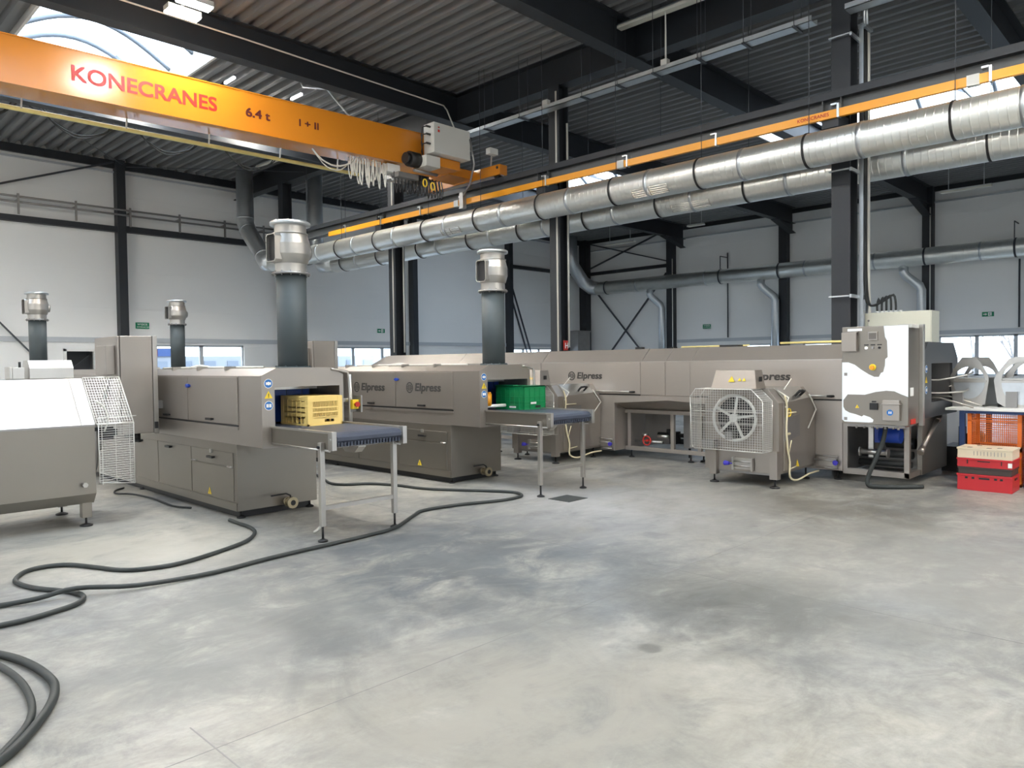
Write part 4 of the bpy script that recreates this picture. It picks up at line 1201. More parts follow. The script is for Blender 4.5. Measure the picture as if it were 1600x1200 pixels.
# ---- stainless control cabinets hung on the washer sides
def side_cabinet(bx, label):
    t = thing('control_cabinet', label, 'cabinet', (bx - 0.36, 9.65, 0.8), 'control cabinets on the washers')
    x0, x1, y0, y1, z0, z1 = bx - 0.545, bx - 0.10, 9.25, 10.05, 0.82, 1.97
    MB().box(x0 + 0.03, x1 - 0.06, y0, y1, z0, z1).build('cabinet_body', STEEL, t, bev=0.006)
    d = MB().box(x0, x0 + 0.025, y0 + 0.005, y1 - 0.005, z0 + 0.005, z1 - 0.005).build('cabinet_door', STEEL, t, bev=0.004)
    MB().box(x0 - 0.10, x0, y0 + 0.08, y0 + 0.42, 1.52, 1.86).build('meter_box', STEEL, d, bev=0.006)
    MB().box(x0 - 0.06, x0, y0 + 0.32, y0 + 0.56, 1.24, 1.50).build('switch_box', STEEL, d, bev=0.006)
    MB().box(x1 - 0.055, x1, y0, y1, z0 - 0.01, z1 + 0.005).build('rear_flange', STEELL, t, bev=0.004)
    MB().box(x1, bx + 0.0, y0 + 0.1, y0 + 0.2, 1.1, 1.2).box(x1, bx, y1 - 0.2, y1 - 0.1, 1.1, 1.2).build('mounting_arm', STEELD, t)
    MB().cyl((x0 + 0.22, y0 + 0.12, z0), (x0 + 0.22, y0 + 0.12, z0 - 0.08), 0.05, n=14).cyl((x0 + 0.22, y0 + 0.12, z0 - 0.08), (x0 + 0.22, y0 + 0.12, z0 - 0.10), 0.075, n=16).box(x0 + 0.1, x0 + 0.22, y0 + 0.1, y0 + 0.14, z0 - 0.05, z0).build('cable_entry', BLACK, t)
    MB().box(x1 - 0.052, x1 - 0.01, y0 - 0.006, y0, 0.87, 0.95).build('lock', BLACK, t)
    return t
A1 = side_cabinet(3.51, 'tall stainless control cabinet on the nearest washer, behind the mesh guard')
dup(A1, (2.95, 0.70, 0), 'stainless control cabinet on the middle washer, behind the big exhaust stack')

# ---- crates on the conveyors
def vented_crate(name, x0, y0, z0, lx, ly, h, m, label, grp=None):
    """upside-down vented crate: closed base on top, slotted walls, hand slots near the belt"""
    t = thing(name, label, 'crate', (x0 + lx / 2, y0 + ly / 2, z0), grp)
    w = 0.012
    q = MB().box(x0 + 0.012, x0 + lx - 0.012, y0 + 0.012, y0 + ly - 0.012, z0 + h - 0.02, z0 + h)
    cz = [0.0, 0.028, 0.105, 0.118, 0.150, 0.162, 0.197, 0.209, h - 0.035, h]
    bands = [(0.0, 0.018), (0.075, 0.090), (0.128, 0.142), (0.176, 0.190), (h - 0.055, h)]
    for (a, b) in bands:
        k = 0.006 if a == 0 else 0.0
        q.box(x0 - k, x0 + lx + k, y0 - k, y0 + w, z0 + a, z0 + b).box(x0 - k, x0 + lx + k, y0 + ly - w, y0 + ly + k, z0 + a, z0 + b)
        q.box(x0 - k, x0 + w, y0 - k, y0 + ly + k, z0 + a, z0 + b).box(x0 + lx - w, x0 + lx + k, y0 - k, y0 + ly + k, z0 + a, z0 + b)
    for (xx, yy) in ((x0, y0), (x0 + lx - 0.05, y0), (x0, y0 + ly - 0.05), (x0 + lx - 0.05, y0 + ly - 0.05)):
        for e_, (a, b, c, d) in zip((0.0, 0.0012), ((xx, xx + 0.05, yy if yy == y0 else yy + 0.05 - w, (yy + w) if yy == y0 else yy + 0.05), (xx if xx == x0 else xx + 0.05 - w, (xx + w) if xx == x0 else xx + 0.05, yy, yy + 0.05))):
            q.box(a - 0.0015 - e_, b + 0.0015 + e_, c - 0.0015 - e_, d + 0.0015 + e_, z0 + 0.001, z0 + h - 0.001)
    n = 17
    for k in range(n):
        xx = x0 + 0.05 + (lx - 0.10) * (k + 0.5) / n
        q.box(xx - 0.0040, xx + 0.0040, y0 + 0.001, y0 + w - 0.001, z0 + 0.088, z0 + h - 0.05)
        q.box(xx - 0.0040, xx + 0.0040, y0 + ly - w + 0.001, y0 + ly - 0.001, z0 + 0.088, z0 + h - 0.05)
    # near-belt band with hand slot
    hx = x0 + lx * 0.62
    for yy in (y0, y0 + ly - w):
        q.box(x0, hx - 0.055, yy, yy + w, z0 + 0.015, z0 + 0.08).box(hx + 0.055, x0 + lx, yy, yy + w, z0 + 0.015, z0 + 0.08)
        q.box(hx - 0.055, hx + 0.055, yy, yy + w, z0 + 0.015, z0 + 0.032).box(hx - 0.055, hx + 0.055, yy, yy + w, z0 + 0.062, z0 + 0.08)
    for xx in (x0, x0 + lx - w):
        q.box(xx, xx + w, y0 + 0.04, y0 + ly - 0.04, z0 + 0.075, z0 + h - 0.05)
        for k in range(6):
            yy = y0 + 0.05 + (ly - 0.1) * k / 5
            q.box(xx - 0.004, xx + w + 0.004, yy - 0.005, yy + 0.005, z0 + 0.02, z0 + h - 0.04)
        q.box(xx, xx + w, y0 + 0.04, y0 + 0.09, z0 + 0.0, z0 + 0.08).box(xx, xx + w, y0 + ly - 0.09, y0 + ly - 0.04, z0, z0 + 0.08)
    q.build('crate_body', m, t)
    MB().box(x0 + 0.03, x0 + lx - 0.03, y0 + 0.03, y0 + ly - 0.03, z0 + h - 0.03, z0 + h - 0.022).build('inner_base', m, t)
    return t
vented_crate('vented_crate', 3.92, 6.70, 0.985, 0.40, 0.54, 0.30, YELCR, 'yellow slotted plastic crate upside down on the nearer conveyor')

def ribbed_crate(name, x0, y0, z0, lx, ly, h, m, label):
    t = thing(name, label, 'crate', (x0 + lx / 2, y0 + ly / 2, z0))
    w = 0.008
    q = MB().box(x0 + 0.008, x0 + lx - 0.008, y0 + 0.008, y0 + w + 0.008, z0, z0 + h).box(x0 + 0.008, x0 + lx - 0.008, y0 + ly - w - 0.008, y0 + ly - 0.008, z0, z0 + h)
    q.box(x0 + 0.008, x0 + w + 0.008, y0 + 0.008, y0 + ly - 0.008, z0, z0 + h).box(x0 + lx - w - 0.008, x0 + lx - 0.008, y0 + 0.008, y0 + ly - 0.008, z0, z0 + h)
    q.box(x0 + 0.008, x0 + lx - 0.008, y0 + 0.008, y0 + ly - 0.008, z0 + h - 0.012, z0 + h)
    for (a, b) in ((0, 0.014), (0.055, 0.064), (0.10, 0.108), (0.165, 0.173), (h - 0.03, h - 0.012)):
        q.box(x0, x0 + lx, y0, y0 + 0.010, z0 + a, z0 + b).box(x0, x0 + lx, y0 + ly - 0.010, y0 + ly, z0 + a, z0 + b)
        q.box(x0, x0 + 0.010, y0, y0 + ly, z0 + a, z0 + b).box(x0 + lx - 0.010, x0 + lx, y0, y0 + ly, z0 + a, z0 + b)
    for k in range(5):
        xx = x0 + 0.01 + (lx - 0.03) * k / 4
        q.box(xx, xx + 0.010, y0 + 0.0015, y0 + 0.010, z0, z0 + h - 0.012)
    for k in range(7):
        yy = y0 + 0.01 + (ly - 0.03) * k / 6
        q.box(x0 + 0.0015, x0 + 0.010, yy, yy + 0.010, z0, z0 + h - 0.012)
    q.build('crate_body', m, t)
    MB().box(x0 - 0.01, x0 + lx * 0.2, y0 + ly * 0.35, y0 + ly + 0.005, z0 + h, z0 + h + 0.012).build('crate_lip', m, t)
    MB().box(x0 + lx * 0.52, x0 + lx * 0.74, y0 - 0.002, y0 + 0.004, z0 + 0.022, z0 + 0.050).build('hand_slot', BLACK, t)
    MB().box(x0 + lx * 0.30, x0 + lx * 0.54, y0 - 0.003, y0 + 0.002, z0 + 0.072, z0 + 0.098).build('white_label', WHITE, t)
    MB().box(x0 - 0.003, x0 + 0.002, y0 + ly * 0.28, y0 + ly * 0.50, z0 + 0.022, z0 + 0.045).build('pale_label', SIGNW, t)
    return t
ribbed_crate('ribbed_crate', 7.0, 6.60, 0.985, 0.43, 0.53, 0.31, GRNCR, 'green ribbed plastic crate on the farther conveyor')
t = thing('spray_valve', 'orange valve with white pipe in the tunnel mouth beside the green crate', 'valve', (6.72, 7.0, 0.985))
MB().cyl((6.74, 7.02, 1.04), (6.74, 7.02, 1.20), 0.06, n=16).cyl((6.74, 7.02, 1.20), (6.74, 7.02, 1.22), 0.05, n=16).build('valve_body', RAILO, t)
MB().tube([(6.66, 7.06, 0.985), (6.66, 7.05, 1.02), (6.70, 7.0, 1.035), (6.98, 6.92, 1.04)], 0.022, 10, sub=2).build('white_pipe', WHITE, t)

# ================================================================== wire guards
def grid_quad(m, a, b, c, d, nu, nv, w=0.004):
    """wires over the quad a-b-c-d (a->b along u, a->d along v)"""
    a, b, c, d = map(Vector, (a, b, c, d))
    n = (b - a).cross(d - a).normalized()
    for k in range(nu + 1):
        s = k / nu
        m.bar(a.lerp(b, s), d.lerp(c, s), w, w, n)
    for k in range(nv + 1):
        s = k / nv
        m.bar(a.lerp(d, s), b.lerp(c, s), w, w, n)
def outline(m, pts, w, closed=True):
    P = [Vector(p) for p in pts]
    for k in range(len(P) if closed else len(P) - 1):
        m.cyl(P[k], P[(k + 1) % len(P)], w / 2, n=8)

# ================================================================== LEFT DRUM WASHER (foreground, left edge)
t = thing('drum_washer', 'stainless drum washer at the left edge with bright sloping lid and wire guard', 'washing machine', (1.2, 8.75, 0))
x0, x1 = -0.6, 2.40
prof = [(8.20, 0.34), (8.29, 0.235), (9.22, 0.235), (9.31, 0.34), (9.31, 1.03), (8.92, 1.495), (8.60, 1.495), (8.20, 1.03)]
MB().prism(prof, 'x', x0, x1).build('washer_body', STEELT, t, bev=0.004)
MB().hexa([(x0 + .01, 8.196, 1.035), (2.265, 8.196, 1.035), (2.265, 8.205, 1.035), (x0 + .01, 8.205, 1.035)],
          [(x0 + .01, 8.588, 1.491), (2.265, 8.588, 1.491), (2.265, 8.60, 1.485), (x0 + .01, 8.60, 1.485)]).build('sloping_lid', STEELL, t, bev=0.002)
MB().hexa([(2.285, 8.196, 1.035), (x1, 8.196, 1.035), (x1, 8.205, 1.035), (2.285, 8.205, 1.035)], [(2.285, 8.588, 1.491), (x1, 8.588, 1.491), (x1, 8.60, 1.485), (2.285, 8.60, 1.485)]).build('lid_end_strip', STEELL, t)
MB().box(x0, x1 + 0.002, 8.192, 8.203, 1.018, 1.034).build('lid_seam', STEELD, t)
tv = Vector((0, 0.4, 0.465)).normalized()
decal((1.60, 8.20 + 0.16, 1.03 + 0.19), X_, 'tri', t, 0.05, tv)
MB().cyl((2.285, 8.2, 0.44), (2.285, 8.15, 0.44), 0.02, n=12).cyl((2.285, 8.16, 0.44), (2.285, 8.135, 0.44), 0.026, n=6).build('drain_plug', STEELL, t)
for (xx, yy) in ((2.335, 8.33), (2.335, 9.18), (0.3, 8.33), (0.3, 9.18)):
    lg = MB().box(xx - 0.045, xx + 0.045, yy - 0.045, yy + 0.045, 0.09, 0.25).build('leg', STEELT, t, bev=0.003)
    foot(xx, yy, 0.10, lg, 0.06, 'foot')
MB().prism([(8.62, 1.50), (8.62, 1.605), (8.69, 1.685), (8.86, 1.685), (8.90, 1.605), (8.90, 1.50)], 'x', 1.945, 2.34).build('motor_cover', STEELL, t, bev=0.003)
MB().box(1.80, 1.905, 8.62, 8.8, 1.50, 1.615).box(1.775, 1.80, 8.61, 8.82, 1.50, 1.62).build('terminal_box', STEELL, t, bev=0.004)
MB().cyl((1.88, 8.7, 1.61), (1.88, 8.7, 1.67), 0.012, n=8).build('box_gland', BLACK, t)
g = MB(); XE = 2.765
outline(g, [(x1 + 0.012, 8.60, 1.50), (XE, 8.60, 1.50), (XE, 8.20, 1.035), (x1 + 0.012, 8.20, 1.035)], 0.014)
grid_quad(g, (x1 + 0.012, 8.60, 1.50), (XE, 8.60, 1.50), (XE, 8.20, 1.035), (x1 + 0.012, 8.20, 1.035), 14, 18, 0.003)
outline(g, [(x1 + 0.03, 8.19, 1.03), (XE, 8.19, 1.03), (XE, 8.19, 0.40), (x1 + 0.03, 8.19, 0.44)], 0.010)
for k in range(26):
    z = 0.44 + k * 0.0235
    g.bar((x1 + 0.03, 8.19, z), (XE, 8.19, z), 0.0042)
for k in range(3):
    g.bar((x1 + 0.06 + 0.13 * k, 8.19, 0.42), (x1 + 0.06 + 0.13 * k, 8.19, 1.03), 0.005)
outline(g, [(XE, 8.20, 1.035), (XE, 8.60, 1.5), (XE, 8.92, 1.5), (XE, 9.3, 1.03), (XE, 9.3, 0.4), (XE, 8.2, 0.4)], 0.012)
for k in range(18):
    g.bar((XE, 8.2, 0.42 + k * 0.035), (XE, 9.3, 0.42 + k * 0.035), 0.003)
for k in range(30):
    yy = 8.22 + k * 0.037
    g.bar((XE, yy, 0.4), (XE, yy, 1.03 if not 8.62 < yy < 8.9 else 1.48), 0.003)
g.bar((x1 + 0.03, 8.2, 1.10), (XE + 0.03, 8.2, 1.10), 0.008).bar((x1 + 0.02, 8.2, 0.43), (XE, 8.6, 0.43), 0.008)
g.build('wire_guard', WIRE, t)
q = MB().cyl((2.41, 8.72, 0.80), (2.47, 8.72, 0.80), 0.40, n=32).cyl((2.47, 8.72, 0.8), (2.60, 8.72, 0.8), 0.09, n=20)
q.build('drive_pulley', STEELD, t)
MB().box(2.44, 2.62, 8.35, 8.5, 0.86, 0.99).box(2.5, 2.64, 8.30, 8.40, 0.90, 0.97).build('gear_motor', BLACK, t)
MB().tube([(2.42, 8.22, 1.27), (2.50, 8.24, 1.2), (2.53, 8.22, 1.08), (2.50, 8.25, 0.95)], 0.01, 6, sub=3).build('motor_cable', CABLEW, t)

# ================================================================== DRUM UNITS projecting from the long washer
def drum_unit(label):
    """built at its place by the control cabinet"""
    t = thing('drum_unit', label, 'washing machine', (9.3, 4.55, 0), 'drum units with round wire guards')
    X0, X1, Y0, Y1 = 8.87, 9.95, 4.03, 5.05
    pr = [(Y0, 0.17), (Y1, 0.17), (Y1, 1.06), (Y1 - 0.14, 1.235), (Y0 + 0.14, 1.235), (Y0, 1.06)]
    MB().prism(pr, 'x', X0, X1 - 0.003).build('drum_housing', STEEL, t, bev=0.004)
    # side cover that swells towards the long machine
    MB().prism([(8.98, 0.20), (9.945, 0.20), (9.945, 0.98), (9.80, 1.10), (8.98, 1.06)], 'y', Y0 - 0.02, Y0).build('side_cover', STEEL, t, bev=0.004)
    MB().hexa([(9.05, Y0 - 0.005, 1.065), (9.78, Y0 - 0.005, 1.065), (9.78, Y0 + 0.135, 1.238), (9.05, Y0 + 0.135, 1.238)],
              [(9.05, Y0 - 0.012, 1.07), (9.78, Y0 - 0.012, 1.07), (9.78, Y0 + 0.128, 1.245), (9.05, Y0 + 0.128, 1.245)]).build('sloping_flap', STEELL, t)
    MB().prism([(9.0, 0.87), (9.42, 0.90), (9.42, 0.62), (9.0, 0.58)], 'y', Y0 - 0.032, Y0 - 0.02).build('side_flap', STEELD, t)
    MB().tube([(9.42, Y0 + 0.03, 1.13), (9.42, Y0 - 0.03, 1.19), (9.56, Y0 - 0.03, 1.19), (9.56, Y0 + 0.03, 1.13)], 0.016, 8, sub=2).build('flap_handle', BLACK, t)
    MB().tube([(9.72, Y0 - 0.03, 1.14), (9.93, Y0 - 0.035, 0.93), (9.66, Y0 - 0.04, 0.70)], 0.008, 6).build('rubber_seal', CABLEW, t)
    MB().tube([(9.05, Y0 + 0.15, 1.24), (9.12, Y0 - 0.02, 1.12), (9.0, Y0 - 0.03, 1.0)], 0.007, 6).build('edge_seal', CABLEW, t)
    MB().tube([(8.98, Y0 - 0.02, 1.23), (9.12, Y0 - 0.05, 1.36)], 0.007, 6).build('release_rod', CABLEW, t)
    for yy in (4.07, 4.90):
        lg = MB().box(8.80, 8.90, yy - 0.05, yy + 0.05, 0.11, 0.46).build('leg', STEEL, t, bev=0.003)
        foot(8.85, yy, 0.12, lg, 0.06, 'foot')
    for yy in (4.1, 4.98):
        foot(9.85, yy, 0.18, t, 0.05)
    MB().box(8.88, 9.9, 4.12, 4.95, 0.145, 0.17).build('sump', STEELD, t)
    bl = MB().box(8.84, 8.87, 4.36, 4.62, 0.20, 0.34)
    bl.cyl((8.83, 4.36, 0.30), (8.83, 4.62, 0.30), 0.012, n=8).cyl((8.83, 4.36, 0.24), (8.83, 4.62, 0.24), 0.012, n=8).box(8.80, 8.86, 4.35, 4.37, 0.19, 0.35).box(8.80, 8.86, 4.61, 4.63, 0.19, 0.35)
    bl = bl.build('hatch_clamp', STEELL, t)
    MB().lathe([(0.0, 0.0), (0.0, 0.0)], (0, 0)) if False else MB().cyl((8.79, 4.66, 0.27), (8.79, 4.72, 0.27), 0.022, 0.034, n=14).cyl((8.79, 4.72, 0.27), (8.79, 4.735, 0.27), 0.034, 0.02, n=14).cyl((8.80, 4.62, 0.27), (8.80, 4.67, 0.27), 0.008, n=8).build('clamp_knob', PURPLE, bl)
    # junction box on top
    bx = MB().hexa([(8.66, 4.22, 1.24), (8.92, 4.22, 1.24), (8.92, 4.84, 1.24), (8.66, 4.84, 1.24)], [(8.72, 4.27, 1.475), (8.92, 4.27, 1.475), (8.92, 4.80, 1.475), (8.72, 4.80, 1.475)]).build('top_box', STEEL, t, bev=0.004)
    q = MB(); sl = Vector((0.06, 0, 0.235)).normalized()
    tri(q, (8.69, 4.56, 1.36), NX, sl, 0.09, 0.012); tri(q, (8.69, 4.45, 1.355), NX, sl, 0.05, 0.012); tri(q, (8.69, 4.39, 1.355), NX, sl, 0.05, 0.012)
    q.build('warning_sticker', YELLOW, bx)
    MB().box(8.77, 8.83, 4.225, 4.236, 1.33, 1.39).build('cable_plug', BLACK, bx)
    # drive wheel behind the guard
    wh = MB(); c = Vector((8.80, 4.58, 0.86))
    wh.tube([(8.78, 4.58 + 0.29 * math.cos(a), 0.86 + 0.29 * math.sin(a)) for a in [2 * math.pi * k / 36 for k in range(36)]], 0.019, 8, closed=True)
    for a in (80, 152, 224, 296, 8):
        r_ = math.radians(a)
        wh.bar((8.78, 4.58 - 0.05 * math.cos(r_), 0.86 + 0.05 * math.sin(r_)), (8.78, 4.58 - 0.29 * math.cos(r_), 0.86 + 0.29 * math.sin(r_)), 0.03, 0.02, (1, 0, 0))
    wh.cyl((8.75, 4.58, 0.86), (8.87, 4.58, 0.86), 0.055, n=18)
    wh.build('drive_wheel', GREYBOX, t)
    MB().cyl((8.862, 4.58, 0.86), (8.869, 4.58, 0.86), 0.27, n=36).build('wheel_recess', BLACK, t)
    MB().box(8.76, 8.86, 4.60, 4.70, 0.58, 0.68).box(8.72, 8.86, 4.85, 5.02, 0.46, 0.56).box(8.78, 8.86, 4.20, 4.98, 0.935, 0.965).build('motor_mount', STEELD, t)
    # wire guard
    g = MB(); G0, G1, xg, xb_ = 4.11, 5.11, 8.60, 8.86
    lp = [(G0, 0.46), (G0, 1.09), (G0 + 0.15, 1.235), (G1 - 0.08, 1.235), (G1, 1.13), (G1 - 0.02, 0.5), (G1 - 0.06, 0.46)]
    outline(g, [(xg, a, b) for a, b in lp], 0.013)
    n = 30
    for k in range(1, n):
        yy = G0 + (G1 - G0) * k / n
        top = 1.235
        if yy < G0 + 0.15: top = 1.09 + (yy - G0) / 0.15 * 0.145
        if yy > G1 - 0.08: top = 1.13 + (G1 - yy) / 0.08 * 0.105
        g.bar((xg, yy, 0.46), (xg, yy, top), 0.0035)
    for k in range(1, 24):
        z = 0.46 + 0.775 * k / 24
        ya = G0 if z < 1.09 else G0 + (z - 1.09) / 0.145 * 0.15
        yb = G1 if z < 1.13 else G1 - (z - 1.13) / 0.105 * 0.08
        g.bar((xg, ya, z), (xg, yb, z), 0.0035)
    for (a, b) in ((G0, 1), (G1, -1)):
        grid_quad(g, (xg, a, 0.46), (xb_, a, 0.46), (xb_, a, 1.09), (xg, a, 1.09), 10, 26, 0.0035)
    grid_quad(g, (xg, G0, 1.09), (xb_, G0, 1.09), (xb_, G0 + 0.15, 1.235), (xg, G0 + 0.15, 1.235), 8, 6, 0.0035)
    grid_quad(g, (xg, G0 + 0.15, 1.235), (xb_, G0 + 0.15, 1.235), (xb_, G1 - 0.08, 1.235), (xg, G1 - 0.08, 1.235), 6, 20, 0.0035)
    outline(g, [(xb_, a, b) for a, b in lp], 0.011)
    for a, b in lp[:5]:
        g.bar((xg, a, b), (xb_, a, b), 0.008)
    g.bar((xg + 0.004, G0, 0.80), (xg + 0.004, G1, 0.80), 0.02, 0.006).bar((xg + 0.004, G0, 0.95), (xg + 0.004, G1, 0.95), 0.02, 0.006)
    g.build('wire_guard', WIRE, t)
    # pipework on the flank
    q = MB().tube([(8.97, Y0 - 0.035, 1.15), (9.02, Y0 - 0.04, 1.0), (9.0, Y0 - 0.04, 0.75), (9.03, Y0 - 0.04, 0.5), (9.10, Y0 - 0.04, 0.3), (9.10, Y0 - 0.04, 0.12), (9.3, Y0 - 0.05, 0.06), (9.6, Y0 - 0.08, 0.11), (9.85, Y0 - 0.1, 0.12)], 0.013, 6, sub=3)
    q.tube([(9.07, Y0 - 0.04, 0.42), (9.13, Y0 - 0.05, 0.58)], 0.007, 6).tube([(9.1, Y0 - 0.04, 0.22), (9.28, Y0 - 0.05, 0.24)], 0.007, 6).tube([(9.02, Y0 - 0.04, 0.93), (9.26, Y0 - 0.05, 0.93)], 0.009, 6).tube([(9.0, Y0 - 0.03, 0.66), (9.08, Y0 - 0.05, 0.67)], 0.016, 6)
    q.build('flank_pipe', CABLEY, t)
    MB().tube([(9.07 + 0.05 * math.cos(a), Y0 - 0.045, 0.935 + 0.05 * math.sin(a)) for a in [2 * math.pi * k / 16 for k in range(16)]], 0.008, 6, closed=True).build('yellow_ring', YELLOW, t)
    q = MB(); tri(q, (9.36, Y0 - 0.022, 0.27), X_, Z_, 0.11, 0.003); q.build('flank_sticker', YELLOW, t)
    return t
H1 = drum_unit('drum unit with round drive wheel behind wire mesh, beside the control cabinet')
H2 = dup(H1, (0.0, 3.60, 0), 'drum unit half hidden behind the conveyor with the green crate', skip=('yellow_ring', 'flank_sticker'))
MB().prism([(9.40, 0.0), (9.41, 0.0), (9.41, 0.0)], 'y', 0, 0) if False else None
t = thing('roller_shelf', 'low steel roller shelf standing behind the conveyor with the green crate', 'shelf', (9.1, 9.2, 0))
q = MB()
for k in range(7):
    q.cyl((8.85 + 0.08 * k, 8.78, 0.52), (8.85 + 0.08 * k, 9.5, 0.52), 0.02, n=10)
q.build('rollers', STEELL, t)
MB().box(8.78, 8.81, 8.76, 9.52, 0.47, 0.54).box(9.38, 9.41, 8.76, 9.52, 0.47, 0.54).build('side_rail', STEELL, t)
for (xx, yy) in ((8.80, 9.48), (9.40, 9.48), (9.40, 8.80)):
    lg = MB().box(xx - 0.02, xx + 0.02, yy - 0.02, yy + 0.02, 0.06, 0.47).build('leg', STEEL, t)
    foot(xx, yy, 0.07, lg, 0.045, 'foot')

# ================================================================== LONG WASHER
LX, LY0, LY1 = 9.95, 2.76, 14.6
t = thing('long_washer', 'very long stainless washer along the back with two dark brand logos', 'washing machine', (10.8, 8.5, 0))
P0 = [(LX, 1.05), (LX, 1.595), (LX + 0.24, 1.80), (LX + 1.40, 1.80), (LX + 1.66, 1.595), (LX + 1.66, 1.05)]
q = MB().strip(P0, 'y', LY0, LY1 - 0.7)
q.strip([(LX, 0.92), (LX, 1.05)], 'y', 8.75, LY1).strip([(LX, 0.80), (LX, 1.05)], 'y', LY0, 3.66)
a = [(p[0], LY1 - 0.7, p[1]) for p in P0]; b = [(LX, LY1, 1.05), (LX, LY1, 1.5), (LX + 0.2, LY1, 1.55), (LX + 1.4, LY1, 1.55), (LX + 1.66, LY1, 1.5), (LX + 1.66, LY1, 1.05)]
for k in range(5):
    q.face([a[k], a[k + 1], b[k + 1], b[k]])
q.face(b)
q.build('hood', STEELB, t)
rd = MB()
for y in (5.89, 6.34, 6.79, 8.93, 11.2):
    rd.bar((LX - 0.004, y, 1.59), (LX + 0.236, y, 1.803), 0.012)
rd.box(LX - 0.006, LX + 0.004, LY0, LY1 - 0.7, 1.588, 1.600)
rd.build('hood_ridge', STEELL, t)
for (y0, y1) in ((3.66, 5.87), (6.81, 8.91), (8.95, 11.18)):
    d = MB().box(LX - 0.014, LX, y0, y1, 1.072, 1.583).build('hood_door', STEELB, t, bev=0.003)
    MB().box(LX - 0.006, LX - 0.001, y0, y1, 1.052, 1.068).build('door_gasket', BLACK, d)
    yh = y0 + 0.12
    MB().tube([(LX - 0.014, yh, 1.11), (LX - 0.05, yh + 0.02, 1.11), (LX - 0.05, yh + 0.80, 1.11), (LX - 0.014, yh + 0.82, 1.11)], 0.011, 8).build('door_rail_handle', STEELL, d)
    MB().tube([(LX - 0.014, yh - 0.015, 1.11), (LX - 0.05, yh, 1.11), (LX - 0.05, yh + 0.06, 1.11)], 0.014, 8).build('handle_end', BLACK, d)
    MB().tube([(LX - 0.014, yh + 0.835, 1.11), (LX - 0.05, yh + 0.82, 1.11), (LX - 0.05, yh + 0.76, 1.11)], 0.014, 8).build('handle_end', BLACK, d)
for (y0, y1) in ((5.91, 6.33), (6.35, 6.78)):
    MB().box(LX - 0.008, LX, y0, y1, 1.06, 1.583).build('side_panel', STEELB, t, bev=0.003)
elpress(LX - 0.014, 8.30, 7.56, 1.315, 0.105, t)
elpress(LX - 0.014, 5.08, 4.34, 1.315, 0.105, t)
for (a, b) in ((3.66, 5.02), (7.33, 8.75)):
    MB().box(LX, LX + 1.6, a, b, 0.13, 1.05).build('lower_body', STEELB, t, bev=0.004)
# trough underside over the open frame
q = MB().face([(LX, 5.02, 0.92), (LX, 6.3, 0.985), (LX + 0.35, 6.3, 0.80), (LX + 0.35, 5.02, 0.80)]).face([(LX, 6.3, 0.985), (LX, 7.33, 0.92), (LX + 0.35, 7.33, 0.80), (LX + 0.35, 6.3, 0.80)])
q.face([(LX, 5.02, 0.92), (LX, 5.02, 1.05), (LX, 6.3, 1.05), (LX, 6.3, 0.985)]).face([(LX, 6.3, 0.985), (LX, 6.3, 1.05), (LX, 7.33, 1.05), (LX, 7.33, 0.92)])
q.box(LX + 0.35, LX + 1.6, 5.02, 7.33, 0.80, 0.86)
q.face([(LX + 0.02, 8.75, 0.92), (LX + 0.02, 14.5, 0.92), (LX + 0.4, 14.5, 0.80), (LX + 0.4, 8.75, 0.80)]).box(LX + 0.4, LX + 1.6, 8.75, 14.5, 0.80, 0.86)
q.build('trough', STEELB, t)
fx = LX + 0.30
q = MB()
for (a, b) in ((5.02, 7.33), (8.75, 14.5)):
    q.box(fx, fx + 0.06, a, b, 0.12, 0.185).box(fx, fx + 0.06, a, b, 0.74, 0.80)
    q.box(fx + 1.2, fx + 1.26, a, b, 0.12, 0.185)
for y in (7.25, 6.42, 5.93, 5.06, 9.0, 11.0, 13.0, 14.4):
    q.box(fx, fx + 0.06, y - 0.03, y + 0.03, 0.185, 0.74); q.box(fx + 1.2, fx + 1.26, y - 0.03, y + 0.03, 0.185, 0.80)
q.build('support_frame', STEELB, t, bev=0.003)
for (a_, b_, c_) in ((0.25, 5.98, 6.36), (0.5, 5.05, 5.9), (0.55, 6.72, 7.3)):
    MB().box(fx + a_, fx + a_ + 0.02, b_, c_, 0.19, 0.79).build('inner_panel', STEELD, t)
q = MB().cyl((fx + 0.5, 5.2, 0.36), (fx + 0.5, 7.0, 0.36), 0.035, n=12).cyl((fx + 0.6, 5.2, 0.25), (fx + 0.6, 6.9, 0.25), 0.045, n=12).cyl((fx + 0.45, 6.75, 0.36), (fx + 0.45, 6.75, 0.46), 0.05, n=12).box(fx + 0.4, fx + 0.55, 6.60, 6.72, 0.22, 0.42).cyl((fx + 0.5, 6.4, 0.0), (fx + 0.5, 6.4, 0.25), 0.02, n=8)
q.build('black_pipework', RUBBER, t)
v = MB().tube([(fx + 0.12, 6.98 + 0.075 * math.cos(a), 0.28 + 0.075 * math.sin(a)) for a in [2 * math.pi * k / 18 for k in range(18)]], 0.012, 6, closed=True).cyl((fx + 0.12, 6.98, 0.28), (fx + 0.2, 6.98, 0.28), 0.02, n=10).bar((fx + 0.12, 6.91, 0.28), (fx + 0.12, 7.05, 0.28), 0.012)
v = v.build('red_handwheel', COPPER, t)
MB().cyl((fx + 0.18, 7.25, 0.26), (fx + 0.18, 6.7, 0.26), 0.025, n=10).cyl((fx + 0.18, 7.0, 0.36), (fx + 0.18, 7.1, 0.36), 0.035, n=10).cyl((fx + 0.18, 6.8, 0.36), (fx + 0.18, 6.6, 0.36), 0.03, n=10).build('steel_valve', STEELL, t)
